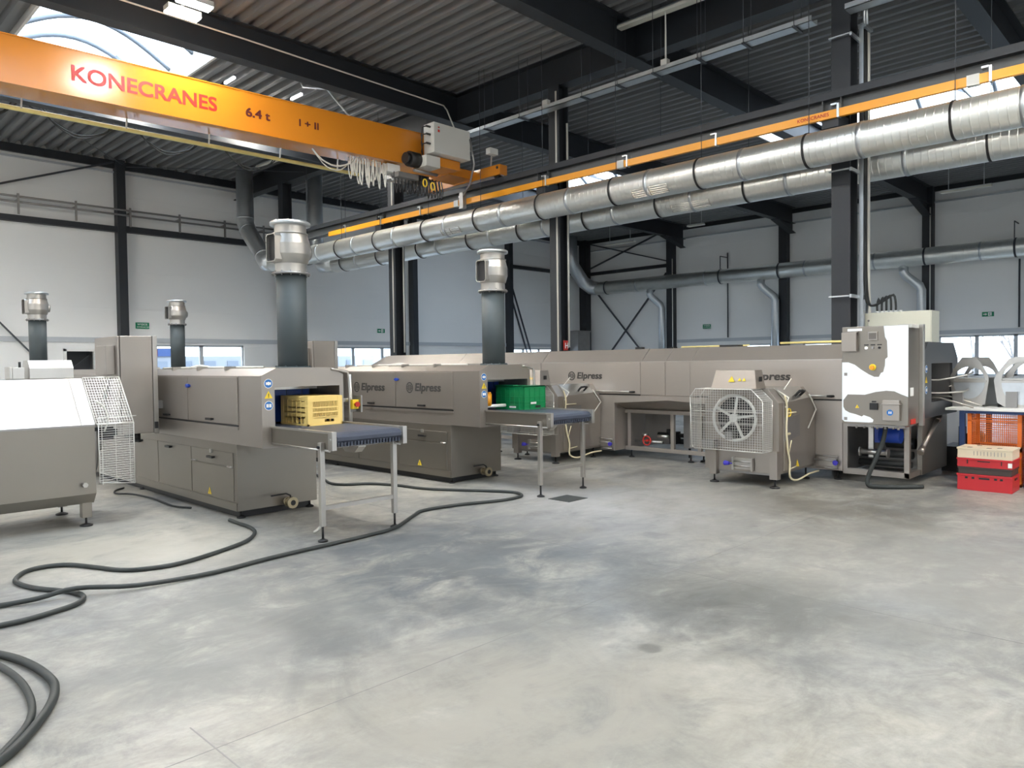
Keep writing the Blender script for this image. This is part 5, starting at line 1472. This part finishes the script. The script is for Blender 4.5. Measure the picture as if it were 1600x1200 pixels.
for (x, y) in ((fx + 0.03, 7.22), (fx + 0.03, 6.1), (fx + 0.25, 6.0), (fx + 0.03, 5.2), (fx + 0.03, 9.4), (fx + 0.03, 12), (LX + 0.1, 3.75), (LX + 0.1, 8.6)):
    foot(x, y, 0.13, t, 0.05)
for (y, zz) in ((3.85, 0.24), (7.50, 0.24)):
    c = MB().tube([(LX - 0.03, y - 0.14, zz - 0.08), (LX - 0.03, y + 0.14, zz - 0.08), (LX - 0.03, y + 0.14, zz + 0.08), (LX - 0.03, y - 0.14, zz + 0.08)], 0.012, 8, closed=True)
    c.box(LX - 0.02, LX, y - 0.11, y + 0.11, zz - 0.055, zz + 0.055).cyl((LX - 0.04, y - 0.13, zz + 0.02), (LX - 0.04, y + 0.16, zz + 0.02), 0.012, n=8)
    c = c.build('hatch_clamp', STEELL, t)
    MB().cyl((LX - 0.045, y - 0.13, zz), (LX - 0.09, y - 0.13, zz), 0.028, 0.034, n=14).build('clamp_knob', PURPLE, c)
# end section under the control cabinet
q = MB()
for (a, b, c, d) in ((LX + 0.02, LX + 0.08, 2.86, 3.66),):
    q.box(a, b, c, d, 0.10, 0.17).box(a, b, c, d, 0.72, 0.78)
    for yy in (2.89, 3.63):
        q.box(a, b, yy - 0.03, yy + 0.03, 0.17, 0.72)
q.box(LX + 0.02, LX + 1.6, 2.86, 2.92, 0.10, 0.17)
q.build('end_frame', STEEL, t, bev=0.003)
MB().box(LX + 0.48, LX + 1.62, 2.84, 2.90, 0.10, 0.84).build('end_plate', STEELT, t, bev=0.004)
MB().box(LX + 0.9, LX + 0.93, 2.9, 3.66, 0.1, 0.9).box(LX + 0.1, LX + 1.5, 3.64, 3.655, 0.12, 1.0).box(LX + 0.05, LX + 1.6, 2.9, 3.66, 0.86, 0.92).build('inner_lining', STEELD, t)
pm = MB().cyl((LX + 0.35, 3.05, 0.60), (LX + 0.35, 3.30, 0.60), 0.10, n=20).box(LX + 0.3, LX + 0.4, 3.28, 3.36, 0.5, 0.7).build('blue_pump', BLUE, t)
MB().box(LX + 0.32, LX + 0.36, 3.38, 3.44, 0.30, 0.76).cyl((LX + 0.22, 3.18, 0.38), (LX + 0.22, 3.5, 0.38), 0.035, n=12).cyl((LX + 0.22, 3.5, 0.38), (LX + 0.22, 3.52, 0.38), 0.06, n=14).cyl((LX + 0.22, 3.18, 0.38), (LX + 0.22, 3.16, 0.38), 0.06, n=14).build('pump_pipe', STEELL, t)
MB().cyl((LX + 0.5, 2.95, 0.34), (LX + 0.5, 3.6, 0.34), 0.05, n=12).cyl((LX + 0.45, 2.95, 0.22), (LX + 0.45, 3.6, 0.22), 0.04, n=12).cyl((LX + 0.6, 2.95, 0.48), (LX + 0.6, 3.3, 0.48), 0.07, n=12).build('black_pumpwork', RUBBER, t)
MB().cyl((LX + 0.4, 2.82, 0.45), (LX + 1.05, 2.80, 0.80), 0.028, n=12).cyl((LX + 0.33, 2.82, 0.40), (LX + 0.42, 2.82, 0.455), 0.04, n=12).cyl((LX + 1.0, 2.80, 0.77), (LX + 1.09, 2.80, 0.82), 0.038, n=12).build('lift_strut', STEEL, t)
# tunnel mouth at the end
TO = [(LX + 0.0, 0.85), (LX + 1.66, 0.85), (LX + 1.70, 1.59), (LX + 1.48, 1.80), (LX + 0.30, 1.80), (LX + 0.05, 1.59)]
TH = [(LX + 0.45, 1.04), (LX + 1.42, 1.04), (LX + 1.42, 1.528), (LX + 1.40, 1.53), (LX + 0.47, 1.53), (LX + 0.45, 1.528)]
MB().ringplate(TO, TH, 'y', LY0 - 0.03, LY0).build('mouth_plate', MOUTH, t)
q = MB()
for k in range(4):
    pass
x0, x1, z0, z1, ya, yb = LX + 0.45, LX + 1.42, 0.95, 1.53, LY0, LY0 + 1.4
q.face([(x0, ya, z0), (x0, yb, z0), (x0, yb, z1), (x0, ya, z1)]).face([(x1, ya, z0), (x1, yb, z0), (x1, yb, z1), (x1, ya, z1)]).face([(x0, ya, z1), (x1, ya, z1), (x1, yb, z1), (x0, yb, z1)]).face([(x0, yb, z0), (x1, yb, z0), (x1, yb, z1), (x0, yb, z1)]).face([(x0, ya, z0), (x1, ya, z0), (x1, yb, z0), (x0, yb, z0)])
q.build('tunnel_lining', STEELD, t)
q = MB()
for (z, dz, yy) in ((1.33, 0.05, 2.45), (1.16, 0.0, 2.5)):
    q.tube([(x0 + 0.05, 2.9, z), (x0 + 0.4, 2.75, z - 0.02), (x0 + 0.6, yy, z + dz), (x0 + 0.8, yy, z + dz + 0.03)], 0.011, 6, sub=2)
for xx in (x0 + 0.28, x1 - 0.25):
    q.tube([(xx, 3.3, 1.08), (xx, 2.7, 1.08), (xx + 0.02, 2.50, 1.02), (xx + 0.02, 2.33, 0.97)], 0.012, 6)
q.tube([(x1 + 0.02, 2.72, 1.0), (x1 + 0.02, 2.72, 1.45)], 0.01, 6).tube([(x1 - 0.3, 2.7, 1.22), (x1 + 0.5, 2.6, 1.23)], 0.006, 6)
q.build('guide_rods', STEELL, t)
decal((LX + 0.22, LY0 - 0.031, 1.46), X_, 'ear', t, 0.045); decal((LX + 0.22, LY0 - 0.031, 1.33), X_, 'tri', t, 0.045); decal((LX + 0.22, LY0 - 0.031, 1.2), X_, 'book', t, 0.045)
q = MB().cyl((LX + 0.9, 3.7, 1.85), (LX + 0.9, 4.9, 1.85), 0.016, n=8).cyl((LX + 0.9, 5.4, 1.83), (LX + 0.9, 6.6, 1.83), 0.012, n=8)
q.build('yellow_roof_pipe', YELLOWP, t)
MB().box(LX + 0.7, LX + 0.95, 5.5, 5.8, 1.80, 1.84).box(LX + 0.5, LX + 0.6, 6.5, 6.58, 1.80, 1.83).box(LX + 0.6, LX + 0.7, 7.2, 7.32, 1.80, 1.84).build('roof_fitting', BLACK, t)

# control cabinet with peeling white film
CX, CY0, CY1, CZ0, CZ1 = 9.40, 2.71, 3.46, 0.81, 1.985
t = thing('control_cabinet', 'stainless control cabinet with torn white protective film and orange switch', 'cabinet', (9.68, 3.08, 0.8))
MB().box(CX + 0.03, LX - 0.005, CY0 + 0.01, CY1 - 0.01, CZ0, CZ1).build('cabinet_body', STEELT, t, bev=0.006)
d = MB().box(CX, CX + 0.028, CY0, CY1, CZ0 - 0.005, CZ1 + 0.003).build('cabinet_door', STEELT, t, bev=0.005)
def cpt(u, v): return (CX - 0.001, CY1 - u * (CY1 - CY0), CZ1 - v * (CZ1 - CZ0))
def film(poly, name='protective_film'):
    q = MB(); q.face([cpt(*p) for p in poly]); return q
# u: 0 left .. 1 right, v: 0 top .. 1 bottom, outlines follow the torn edges
up = [(0.64, 0.0), (1.0, 0.0), (1.0, 0.715), (0.90, 0.69), (0.80, 0.66), (0.68, 0.655), (0.52, 0.67), (0.36, 0.70), (0.09, 0.70), (0.05, 0.735), (0.02, 0.76),
      (0.0, 0.76), (0.0, 0.365), (0.10, 0.365), (0.20, 0.39), (0.30, 0.44), (0.42, 0.49), (0.50, 0.515), (0.57, 0.515), (0.60, 0.475), (0.635, 0.465), (0.66, 0.40), (0.665, 0.335), (0.70, 0.315), (0.695, 0.235), (0.69, 0.15), (0.66, 0.11)]
lo = [(0.0, 0.76), (0.02, 0.76), (0.02, 0.83), (0.05, 0.865), (0.12, 0.89), (0.22, 0.905), (0.31, 0.925), (0.34, 0.91), (0.44, 0.93), (0.49, 0.955), (0.48, 0.98), (0.42, 0.985), (0.04, 0.985), (0.0, 0.965)]
film(up).build('protective_film', FILM, d)
film(lo).build('protective_film', FILM, d)
MB().box(CX - 0.002, CX, CY1 - 0.235, CY1 - 0.065, 1.935, 1.965).build('film_strip', FILM, d)
MB().box(CX - 0.07, CX, CY1 - 0.19, CY1 - 0.015, 1.69, 1.92).hexa([(CX - 0.07, CY1 - 0.19, 1.88), (CX, CY1 - 0.19, 1.88), (CX, CY1 - 0.015, 1.88), (CX - 0.07, CY1 - 0.015, 1.88)], [(CX - 0.03, CY1 - 0.19, 1.93), (CX, CY1 - 0.19, 1.93), (CX, CY1 - 0.015, 1.93), (CX - 0.03, CY1 - 0.015, 1.93)]).build('display_hood', STEEL, d, bev=0.004)
s = MB().box(CX - 0.014, CX, CY1 - 0.415, CY1 - 0.305, 1.815, 1.92).build('operator_panel', STEEL, d, bev=0.003)
MB().box(CX - 0.016, CX - 0.013, CY1 - 0.402, CY1 - 0.318, 1.832, 1.905).build('panel_screen', SCREEN, s)
for i, u in enumerate((0.285, 0.36, 0.435)):
    yy = CY1 - u
    MB().box(CX - 0.003, CX, yy - 0.026, yy + 0.026, 1.757, 1.77).build('button_label', BLACK, d)
    MB().cyl((CX - 0.018, yy, 1.728), (CX, yy, 1.728), 0.014, n=12).build('push_button', (GREENLT, STEELD, BLACK)[i], d)
es = MB().cyl((CX - 0.02, CY1 - 0.36, 1.495), (CX, CY1 - 0.36, 1.495), 0.038, n=20).build('main_switch', YELLOW, d)
MB().cyl((CX - 0.05, CY1 - 0.36, 1.49), (CX - 0.02, CY1 - 0.36, 1.49), 0.024, n=16).build('switch_knob', RAILO, es)
for z in (1.41, 0.865):
    MB().box(CX - 0.004, CX, CY1 - 0.062, CY1 - 0.026, z - 0.018, z + 0.018).build('door_lock', STEELD, d)
decal((CX, CY1 - 0.18, 1.02), NX, 'tri', d, 0.022)
MB().box(CX - 0.03, CX, CY1 - 0.42, CY1 - 0.33, 0.985, 1.065).box(CX - 0.012, CX, CY1 - 0.40, CY1 - 0.35, 1.075, 1.09).build('socket', BLACK, d, bev=0.003)
sb = MB().box(CX - 0.06, CX, CY1 - 0.67, CY1 - 0.485, 0.865, 1.105).box(CX - 0.075, CX, CY1 - 0.685, CY1 - 0.475, 1.055, 1.065).build('lower_box', STEEL, d, bev=0.004)
q = MB(); disc(q, (CX - 0.06, CY1 - 0.57, 0.96), NX, Z_, 0.036, 0.003); q.build('mandatory_sticker', SIGNB, sb)
q = MB(); rect(q, (CX - 0.06, CY1 - 0.562, 0.96), NX, Z_, 0.012, 0.028, 0.005); rect(q, (CX - 0.06, CY1 - 0.583, 0.96), NX, Z_, 0.012, 0.028, 0.005); q.build('sticker_symbol', SIGNW, sb)
MB().box(CX + 0.45, CX + 0.52, CY0 - 0.035, CY0 + 0.01, CZ0 - 0.03, CZ1 + 0.02).build('side_channel', STEELL, t, bev=0.003)
MB().box(CX + 0.10, CX + 0.22, CY0 + 0.005, CY0 + 0.009, 1.15, 1.25).build('white_plate', WHITE, t)
MB().box(CX + 0.12, CX + 0.30, CY0 + 0.004, CY0 + 0.0095, 0.815, 0.875).build('red_tape', RED, t)
MB().box(CX + 0.02, CX + 0.30, CY0 - 0.03, CY0 + 0.12, CZ1 - 0.03, CZ1 + 0.012).build('film_flap', GREYBOX, t)
MB().box(CX + 0.05, CX + 0.5, CY0 + 0.05, CY1 - 0.05, CZ0 - 0.03, CZ0).build('gland_plate', STEELD, t)
q = MB()
for k in range(7):
    q.cyl((CX + 0.15 + 0.04 * (k % 3), CY1 - 0.12 - 0.08 * k, CZ0 - 0.03), (CX + 0.15 + 0.04 * (k % 3), CY1 - 0.12 - 0.08 * k, CZ0 - 0.07), 0.014, n=8)
q.build('cable_glands', STEELL, t)
MB().tube([(9.62, 3.02, 0.80), (9.61, 3.05, 0.60), (9.58, 3.12, 0.38), (9.55, 3.20, 0.16), (9.54, 3.20, 0.05), (9.6, 3.12, 0.028), (9.75, 2.9, 0.028), (9.95, 2.7, 0.028)], 0.026, 10, sub=4).build('drain_hose', HOSE, t)

# cream switch cabinet behind it
t = thing('switch_cabinet', 'cream steel switch cabinet standing behind the film-covered cabinet', 'cabinet', (12.0, 3.55, 0))
b = MB().box(11.82, 12.20, 3.10, 4.02, 0.0, 2.285).build('cabinet_body', CREAM, t, bev=0.006)
MB().box(11.805, 11.82, 3.11, 4.01, 0.1, 2.28).build('cabinet_door', CREAM, t, bev=0.005)
MB().cyl((11.795, 3.955, 2.17), (11.806, 3.955, 2.17), 0.016, n=12).build('cabinet_lock', STEELD, t)
q = MB()
for k in range(6):
    q.cyl((11.95, 3.88 - 0.065 * k, 2.285), (11.95, 3.88 - 0.065 * k, 2.315), 0.024, n=12)
q.build('cable_gland', WHITE, t)

# cables on the runway column beside it
t = thing('cable_ladder', 'vertical galvanised cable ladder with cables on the column by the cream cabinet', 'tray', (11.72, 3.98, 1.9))
LXa, LYa = 11.78, 4.0
q = MB().box(LXa - 0.17, LXa - 0.155, LYa - 0.03, LYa + 0.03, 1.98, 6.5).box(LXa + 0.115, LXa + 0.13, LYa - 0.03, LYa + 0.03, 1.98, 6.5)
for k in range(19):
    q.box(LXa - 0.155, LXa + 0.115, LYa + 0.0, LYa + 0.02, 2.05 + 0.24 * k, 2.075 + 0.24 * k)
q.build('ladder_frame', GALV, t)
for z in (2.5, 4.35, 6.3):
    MB().box(11.28, LXa + 0.1, 4.02, 4.05, z, z + 0.05).bar((11.27, 4.05, z + 0.025), (11.27, 4.34, z + 0.025), 0.04, 0.02).build('wall_bracket', GALV, t)
q = MB()
for k in range(5):
    xx = LXa - 0.12 + 0.022 * k
    q.tube([(xx, 3.975, 6.48), (xx + 0.01, 3.97, 5.0), (xx - 0.005, 3.975, 4.0), (xx, 3.97, 3.0), (xx + 0.01, 3.96, 2.62), (xx + 0.06, 3.95, 2.44), (LXa + 0.12, 3.93, 2.40), (LXa + 0.17, 3.86 - 0.02 * k, 2.43 + 0.01 * k), (11.95, 3.86 - 0.052 * k, 2.50 + 0.012 * k), (11.95, 3.88 - 0.065 * k, 2.42), (11.95, 3.88 - 0.065 * k, 2.30)], 0.016, 6, sub=3)
q.build('black_cable', RUBBER, t)
q = MB()
for k in range(4):
    xx = LXa + 0.03 + 0.022 * k
    q.tube([(xx, 3.975, 6.48), (xx - 0.01, 3.97, 5.2), (xx + 0.01, 3.975, 4.1), (xx - 0.01, 3.97, 3.2), (xx - 0.02, 3.96, 2.7), (xx, 3.96, 2.5), (xx + 0.015, 3.96, 2.2), (xx - 0.06, 3.94, 2.05), (xx - 0.12, 3.92, 1.95)], 0.011, 6, sub=3)
q.build('white_cable', CABLEW, t)
T(MB().box(11.62, 11.90, 3.93, 4.05, 6.5, 6.54).cyl((11.7, 3.99, 6.5), (11.7, 3.99, 7.1), 0.02, n=8).cyl((11.8, 3.99, 6.5), (11.8, 3.99, 7.1), 0.025, n=8), 'cable_riser', GALV, 'bright cable bundle rising to the roof at the right column', 'cable')

# ================================================================== RIGHT EDGE: crate stack, bench, housings
def flat_crate(x0, y0, z0, lx, ly, h, m, label, slots=True, nest=0.0):
    t = thing('stacking_crate', label, 'crate', (x0 + lx / 2, y0 + ly / 2, z0), 'stack of flat crates on the floor')
    w = 0.014
    q = MB().box(x0 + 0.008, x0 + lx - 0.008, y0 + 0.008, y0 + ly - 0.008, z0, z0 + 0.012)
    for (a, b, c, d) in ((x0 + .008, x0 + w, y0 + .008, y0 + ly - .008), (x0 + lx - w, x0 + lx - .008, y0 + .008, y0 + ly - .008), (x0 + w, x0 + lx - w, y0 + .008, y0 + w), (x0 + w, x0 + lx - w, y0 + ly - w, y0 + ly - .008)):
        q.box(a, b, c, d, z0 + 0.012, z0 + h - 0.02)
    for (a, b, c, d) in ((x0, x0 + w + 0.006, y0, y0 + ly), (x0 + lx - w - 0.006, x0 + lx, y0, y0 + ly), (x0 + w, x0 + lx - w, y0, y0 + w + .006), (x0 + w, x0 + lx - w, y0 + ly - w - .006, y0 + ly)):
        q.box(a, b, c, d, z0 + h - 0.022, z0 + h)
    q.build('crate_body', m, t, bev=0.003)
    if slots:
        s = MB()
        for (u, wv, hv) in ((0.5, 0.11, 0.02), (0.30, 0.028, 0.024), (0.18, 0.028, 0.024), (0.70, 0.028, 0.024), (0.80, 0.028, 0.024)):
            yy = y0 + ly * (1 - u)
            s.box(x0 + 0.003, x0 + 0.009, yy - wv / 2, yy + wv / 2, z0 + h - 0.055, z0 + h - 0.055 + hv)
        s.box(x0 + lx * 0.35, x0 + lx * 0.65, y0 + 0.003, y0 + 0.009, z0 + h - 0.055, z0 + h - 0.032)
        s.build('hand_slot', BLACK, t)
    return t
flat_crate(10.20, 1.82, 0.0, 0.42, 0.58, 0.195, REDCR, 'deep red crate on the floor, lowest of the stack')
flat_crate(10.21, 1.83, 0.196, 0.40, 0.56, 0.085, BROWNCR, 'dark brown shallow crate between the two red crates', False)
c3 = flat_crate(10.20, 1.82, 0.282, 0.42, 0.58, 0.105, REDCR, 'red shallow crate right under the cream crate', False)
MB().box(10.197, 10.203, 2.05, 2.18, 0.35, 0.36).box(10.197, 10.203, 1.93, 1.94, 0.32, 0.37).box(10.197, 10.203, 2.28, 2.29, 0.32, 0.37).build('slot_mark', BLACK, c3)
MB().box(10.199, 10.207, 1.83, 1.87, 0.30, 0.355).build('white_label', WHITE, c3)
c4 = flat_crate(10.20, 1.82, 0.388, 0.42, 0.58, 0.125, CREAMCR, 'cream plastic crate on top of the red stack', False)
q = MB()
for k in range(10):
    q.box(10.203, 10.209, 1.90 + 0.035 * k, 1.905 + 0.035 * k, 0.425, 0.475)
q.build('slots', STEELD, c4)
MB().box(10.212, 10.608, 1.832, 2.388, 0.50, 0.512).build('crate_bottom', CREAMCR, c4)
q = MB()
for (xx, yy) in ((10.25, 2.25), (10.25, 2.05), (10.30, 1.95), (10.5, 2.2)):
    q.box(xx, xx + 0.05, yy, yy + 0.05, 0.512, 0.5135)
q.build('crate_holes', BLACK, c4)

def big_vented(x0, y0, z0, lx, ly, h, label):
    t = thing('orange_crate', label, 'crate', (x0 + lx / 2, y0 + ly / 2, z0), 'orange crates under the bench')
    q = MB().box(x0 + .01, x0 + lx - .01, y0 + .01, y0 + ly - .01, z0, z0 + 0.015)
    for (xx, yy) in ((x0, y0), (x0 + lx - .045, y0), (x0, y0 + ly - .045), (x0 + lx - .045, y0 + ly - .045)):
        q.box(xx, xx + .045, yy, yy + .045, z0, z0 + h)
    for (a, b) in ((0, .03), (h * 0.72, h * 0.74), (h - .03, h)):
        q.box(x0, x0 + .015, y0, y0 + ly, z0 + a, z0 + b).box(x0 + lx - .015, x0 + lx, y0, y0 + ly, z0 + a, z0 + b).box(x0, x0 + lx, y0, y0 + .015, z0 + a, z0 + b).box(x0, x0 + lx, y0 + ly - .015, y0 + ly, z0 + a, z0 + b)
    for k in range(1, 26):
        yy = y0 + ly * k / 26
        for xx in (x0 + .004, x0 + lx - .008):
            q.box(xx, xx + .004, yy - .0025, yy + .0025, z0, z0 + h)
    for k in range(1, 18):
        xx = x0 + lx * k / 18
        for yy in (y0 + .004, y0 + ly - .008):
            q.box(xx - .0025, xx + .0025, yy, yy + .004, z0, z0 + h)
    for k in range(1, 16):
        z = z0 + h * k / 16
        q.box(x0 + .003, x0 + .008, y0, y0 + ly, z - .0025, z + .0025).box(x0 + lx - .008, x0 + lx - .003, y0, y0 + ly, z - .0025, z + .0025)
        q.box(x0, x0 + lx, y0 + .003, y0 + .008, z - .0025, z + .0025).box(x0, x0 + lx, y0 + ly - .008, y0 + ly - .003, z - .0025, z + .0025)
    q.build('crate_mesh', ORCR, t)
    return t
big_vented(10.80, 1.84, 0.46, 0.46, 0.58, 0.46, 'orange mesh crate under the bench edge, behind the cream crate')
big_vented(10.80, 1.84, 0.0, 0.46, 0.58, 0.458, 'orange mesh crate on the floor behind the red crates')
big_vented(10.78, 1.15, 0.0, 0.46, 0.60, 0.50, 'pale orange crate at the right picture edge')

t = thing('work_bench', 'blue framed bench with white top at the right edge', 'bench', (11.5, 1.6, 0))
MB().box(10.74, 12.3, 0.6, 2.66, 0.925, 0.955).build('bench_top', WHITE, t, bev=0.004)
q = MB()
for (xx, yy) in ((10.78, 2.47), (10.78, 1.78), (12.22, 2.47), (12.22, 0.66), (10.78, 0.66)):
    q = MB().box(xx - 0.03, xx + 0.03, yy - 0.03, yy + 0.03, 0.0, 0.925); q.build('leg', BLUEP, t)
MB().box(10.76, 10.80, 1.81, 2.44, 0.86 + .03, 0.925).box(12.2, 12.24, 0.7, 2.44, 0.86, 0.925).build('bench_apron', BLUEP, t)
MB().box(10.79, 10.81, 0.69, 1.75, 0.52, 0.90).build('bench_panel', BLUE, t)

def housing(y0, y1, label):
    """octagonal sheet housing with a round opening, lying on the bench"""
    t = thing('drum_housing_shell', label, 'machine part', (11.6, (y0 + y1) / 2, 0.955), 'unfinished housings on the bench')
    xa, xb = 11.15, 11.85; w = y1 - y0; zt, zm, zb = 1.60, 1.335, 0.957
    o = [(y0 + 0.05, zb), (y1 - 0.05, zb), (y1, zm), (y1 - w * 0.28, zt), (y0 + w * 0.28, zt), (y0, zm)]
    N = 24
    outer = []; hole = []
    cy, cz, r = (y0 + y1) / 2, 1.299, min(w * 0.39, 0.235)
    per = []
    for k in range(N):
        a = 2 * math.pi * k / N
        dy, dz = math.cos(a), math.sin(a)
        best = 1e9
        for j in range(6):
            p, q_ = o[j], o[(j + 1) % 6]
            ex, ez = q_[0] - p[0], q_[1] - p[1]
            den = dy * ez - dz * ex
            if abs(den) < 1e-9: continue
            s = ((p[0] - cy) * ez - (p[1] - cz) * ex) / den
            u = ((p[0] - cy) * dz - (p[1] - cz) * dy) / den
            if s > 0 and -1e-6 <= u <= 1 + 1e-6: best = min(best, s)
        outer.append((cy + dy * best, cz + dz * best)); hole.append((cy + dy * r, max(cz + dz * r, 1.30)))
    MB().ringplate(outer, hole, 'x', xa, xa + 0.02).build('front_plate', STEELL, t)
    MB().ringplate(outer, hole, 'x', xb - 0.02, xb).build('rear_plate', STEELL, t)
    MB().strip([o[5], o[0], o[1], o[2]], 'x', xa, xb).build('trough_sheet', STEELL, t)
    MB().strip([o[3], o[4]], 'x', xa, xb - 0.45).build('top_sheet', STEELL, t)
    MB().box(xa + 0.02, xb - 0.02, y0 + 0.06, y1 - 0.06, zm - 0.03, zm - 0.01).build('cross_sheet', STEELL, t)
    q = MB().box(xa - 0.03, xa, y0 + 0.03, y1 - 0.03, 1.275, 1.30); q.build('front_ledge', STEELL, t)
    q = MB(); q.prism([(cy + r * math.cos(math.pi + math.pi * k / 16), 1.27 + 1.2 * r * math.sin(math.pi + math.pi * k / 16)) for k in range(17)], 'x', xa - 0.006, xa - 0.001); q.build('round_cover', GALV, t)
    MB().box(xa - 0.06, xa - 0.006, cy + 0.06, cy + 0.18, zb, zb + 0.20).build('bracket', STEELD, t)
    return t
housing(2.255, 2.71, 'octagonal steel housing shell on the bench next to the washer tunnel')
housing(1.56, 2.21, 'octagonal steel housing shell on the bench at the right picture edge')
T(MB().tube([(12.1, 2.30, 0.957), (12.1, 2.25, 1.35), (12.1, 2.08, 1.56), (12.1, 1.95, 1.56), (12.1, 1.80, 1.38), (12.1, 1.78, 0.957)], 0.02, 8), 'pipe_hoop', STEELL, 'bent steel hoop behind the two bench housings', 'hoop')
T(MB().box(12.9, 13.5, 3.0, 4.0, 0.0, 0.9), 'pale_crate', PALLET, 'pale box standing on the floor behind the washer end', 'box')
t = thing('black_pump_unit', 'black pump unit on the floor between washer end and crates', 'pump', (11.9, 2.55, 0))
MB().box(11.75, 12.35, 2.6, 2.95, 0.0, 0.35).build('pump_base', BLACK, t)
MB().cyl((11.9, 2.62, 0.45), (12.3, 2.62, 0.45), 0.10, n=16).cyl((12.0, 2.75, 0.35), (12.0, 2.75, 0.62), 0.05, n=12).build('pump_motor', BLACK, t)
T(MB().box(12.4, 12.9, 6.0, 6.6, 0.0, 0.8), 'pale_crate', PALLET, 'pale box glimpsed through the open frame of the long washer', 'box')

# ================================================================== FLOOR ITEMS
def hose(pts, r, label, z=None):
    P = [(x, y, r + 0.001 + (z.get(i, 0) if z else 0)) for i, (x, y) in enumerate(pts)]
    T(MB().tube(P, r, 10, sub=4), 'rubber_hose', HOSE, label, 'hose', 'black hoses on the floor')
hose([(3.40, 7.40), (3.39, 7.22), (3.38, 6.92), (3.3, 6.65), (3.09, 6.39), (2.74, 6.2), (2.37, 6.07), (2.13, 6.11), (1.98, 6.22), (1.87, 6.46), (1.75, 6.7), (1.6, 6.79), (1.45, 6.74), (1.34, 6.53), (1.34, 6.36), (1.4, 6.15), (1.55, 5.86), (1.56, 5.67), (1.48, 5.55), (1.35, 5.49), (1.17, 5.44), (1.03, 5.44), (0.8, 5.46)], 0.0175,
     'black hose snaking from the nearest washer corner to the left edge')
hose([(0.75, 5.99), (0.99, 5.95), (1.12, 5.9), (1.33, 5.84), (1.55, 5.79), (1.9, 5.64), (2.42, 5.6), (2.93, 5.67), (3.41, 5.70), (3.9, 5.73), (4.3, 5.80), (4.77, 6.11), (5.04, 6.26), (5.52, 6.2), (5.96, 6.04), (6.25, 6.02), (6.4, 6.09), (6.47, 6.26), (6.40, 6.49), (6.07, 7.05), (5.92, 7.37), (5.85, 7.87), (5.70, 8.22), (5.45, 8.4), (5.38, 8.64), (5.5, 9.0), (5.7, 9.6)], 0.0175,
     'long black hose running across the floor under both conveyors', {3: .012, 4: .042, 5: .014})
hose([(0.6, 5.45), (0.79, 5.16), (0.92, 4.87), (0.98, 4.68), (1.015, 4.46), (1.02, 4.25), (0.99, 4.10), (0.93, 3.95), (0.84, 3.79), (0.74, 3.64), (0.66, 3.55), (0.5, 3.40)], 0.021,
     'outer black hose loop in the lower left corner')
hose([(0.5, 5.47), (0.70, 5.15), (0.84, 4.87), (0.89, 4.64), (0.91, 4.39), (0.895, 4.14), (0.86, 3.95), (0.80, 3.80), (0.71, 3.66), (0.6, 3.52), (0.45, 3.38)], 0.017,
     'inner thinner hose loop in the lower left corner')
T(MB().tube([(3.40, 10.5, 0.012), (3.25, 10.35, 0.012), (3.18, 10.1, 0.012), (3.30, 9.9, 0.012), (3.36, 9.4, 0.012), (3.33, 8.7, 0.012), (3.42, 8.4, 0.012)], 0.011, 8, sub=4), 'floor_cable', RUBBER, 'thin black cable on the floor beside the nearest washer', 'cable')
T(MB().box(6.48, 6.82, 5.42, 5.74, 0.0, 0.004), 'drain_cover', IRON, 'dark square drain cover in the floor by the right conveyor', 'drain cover')
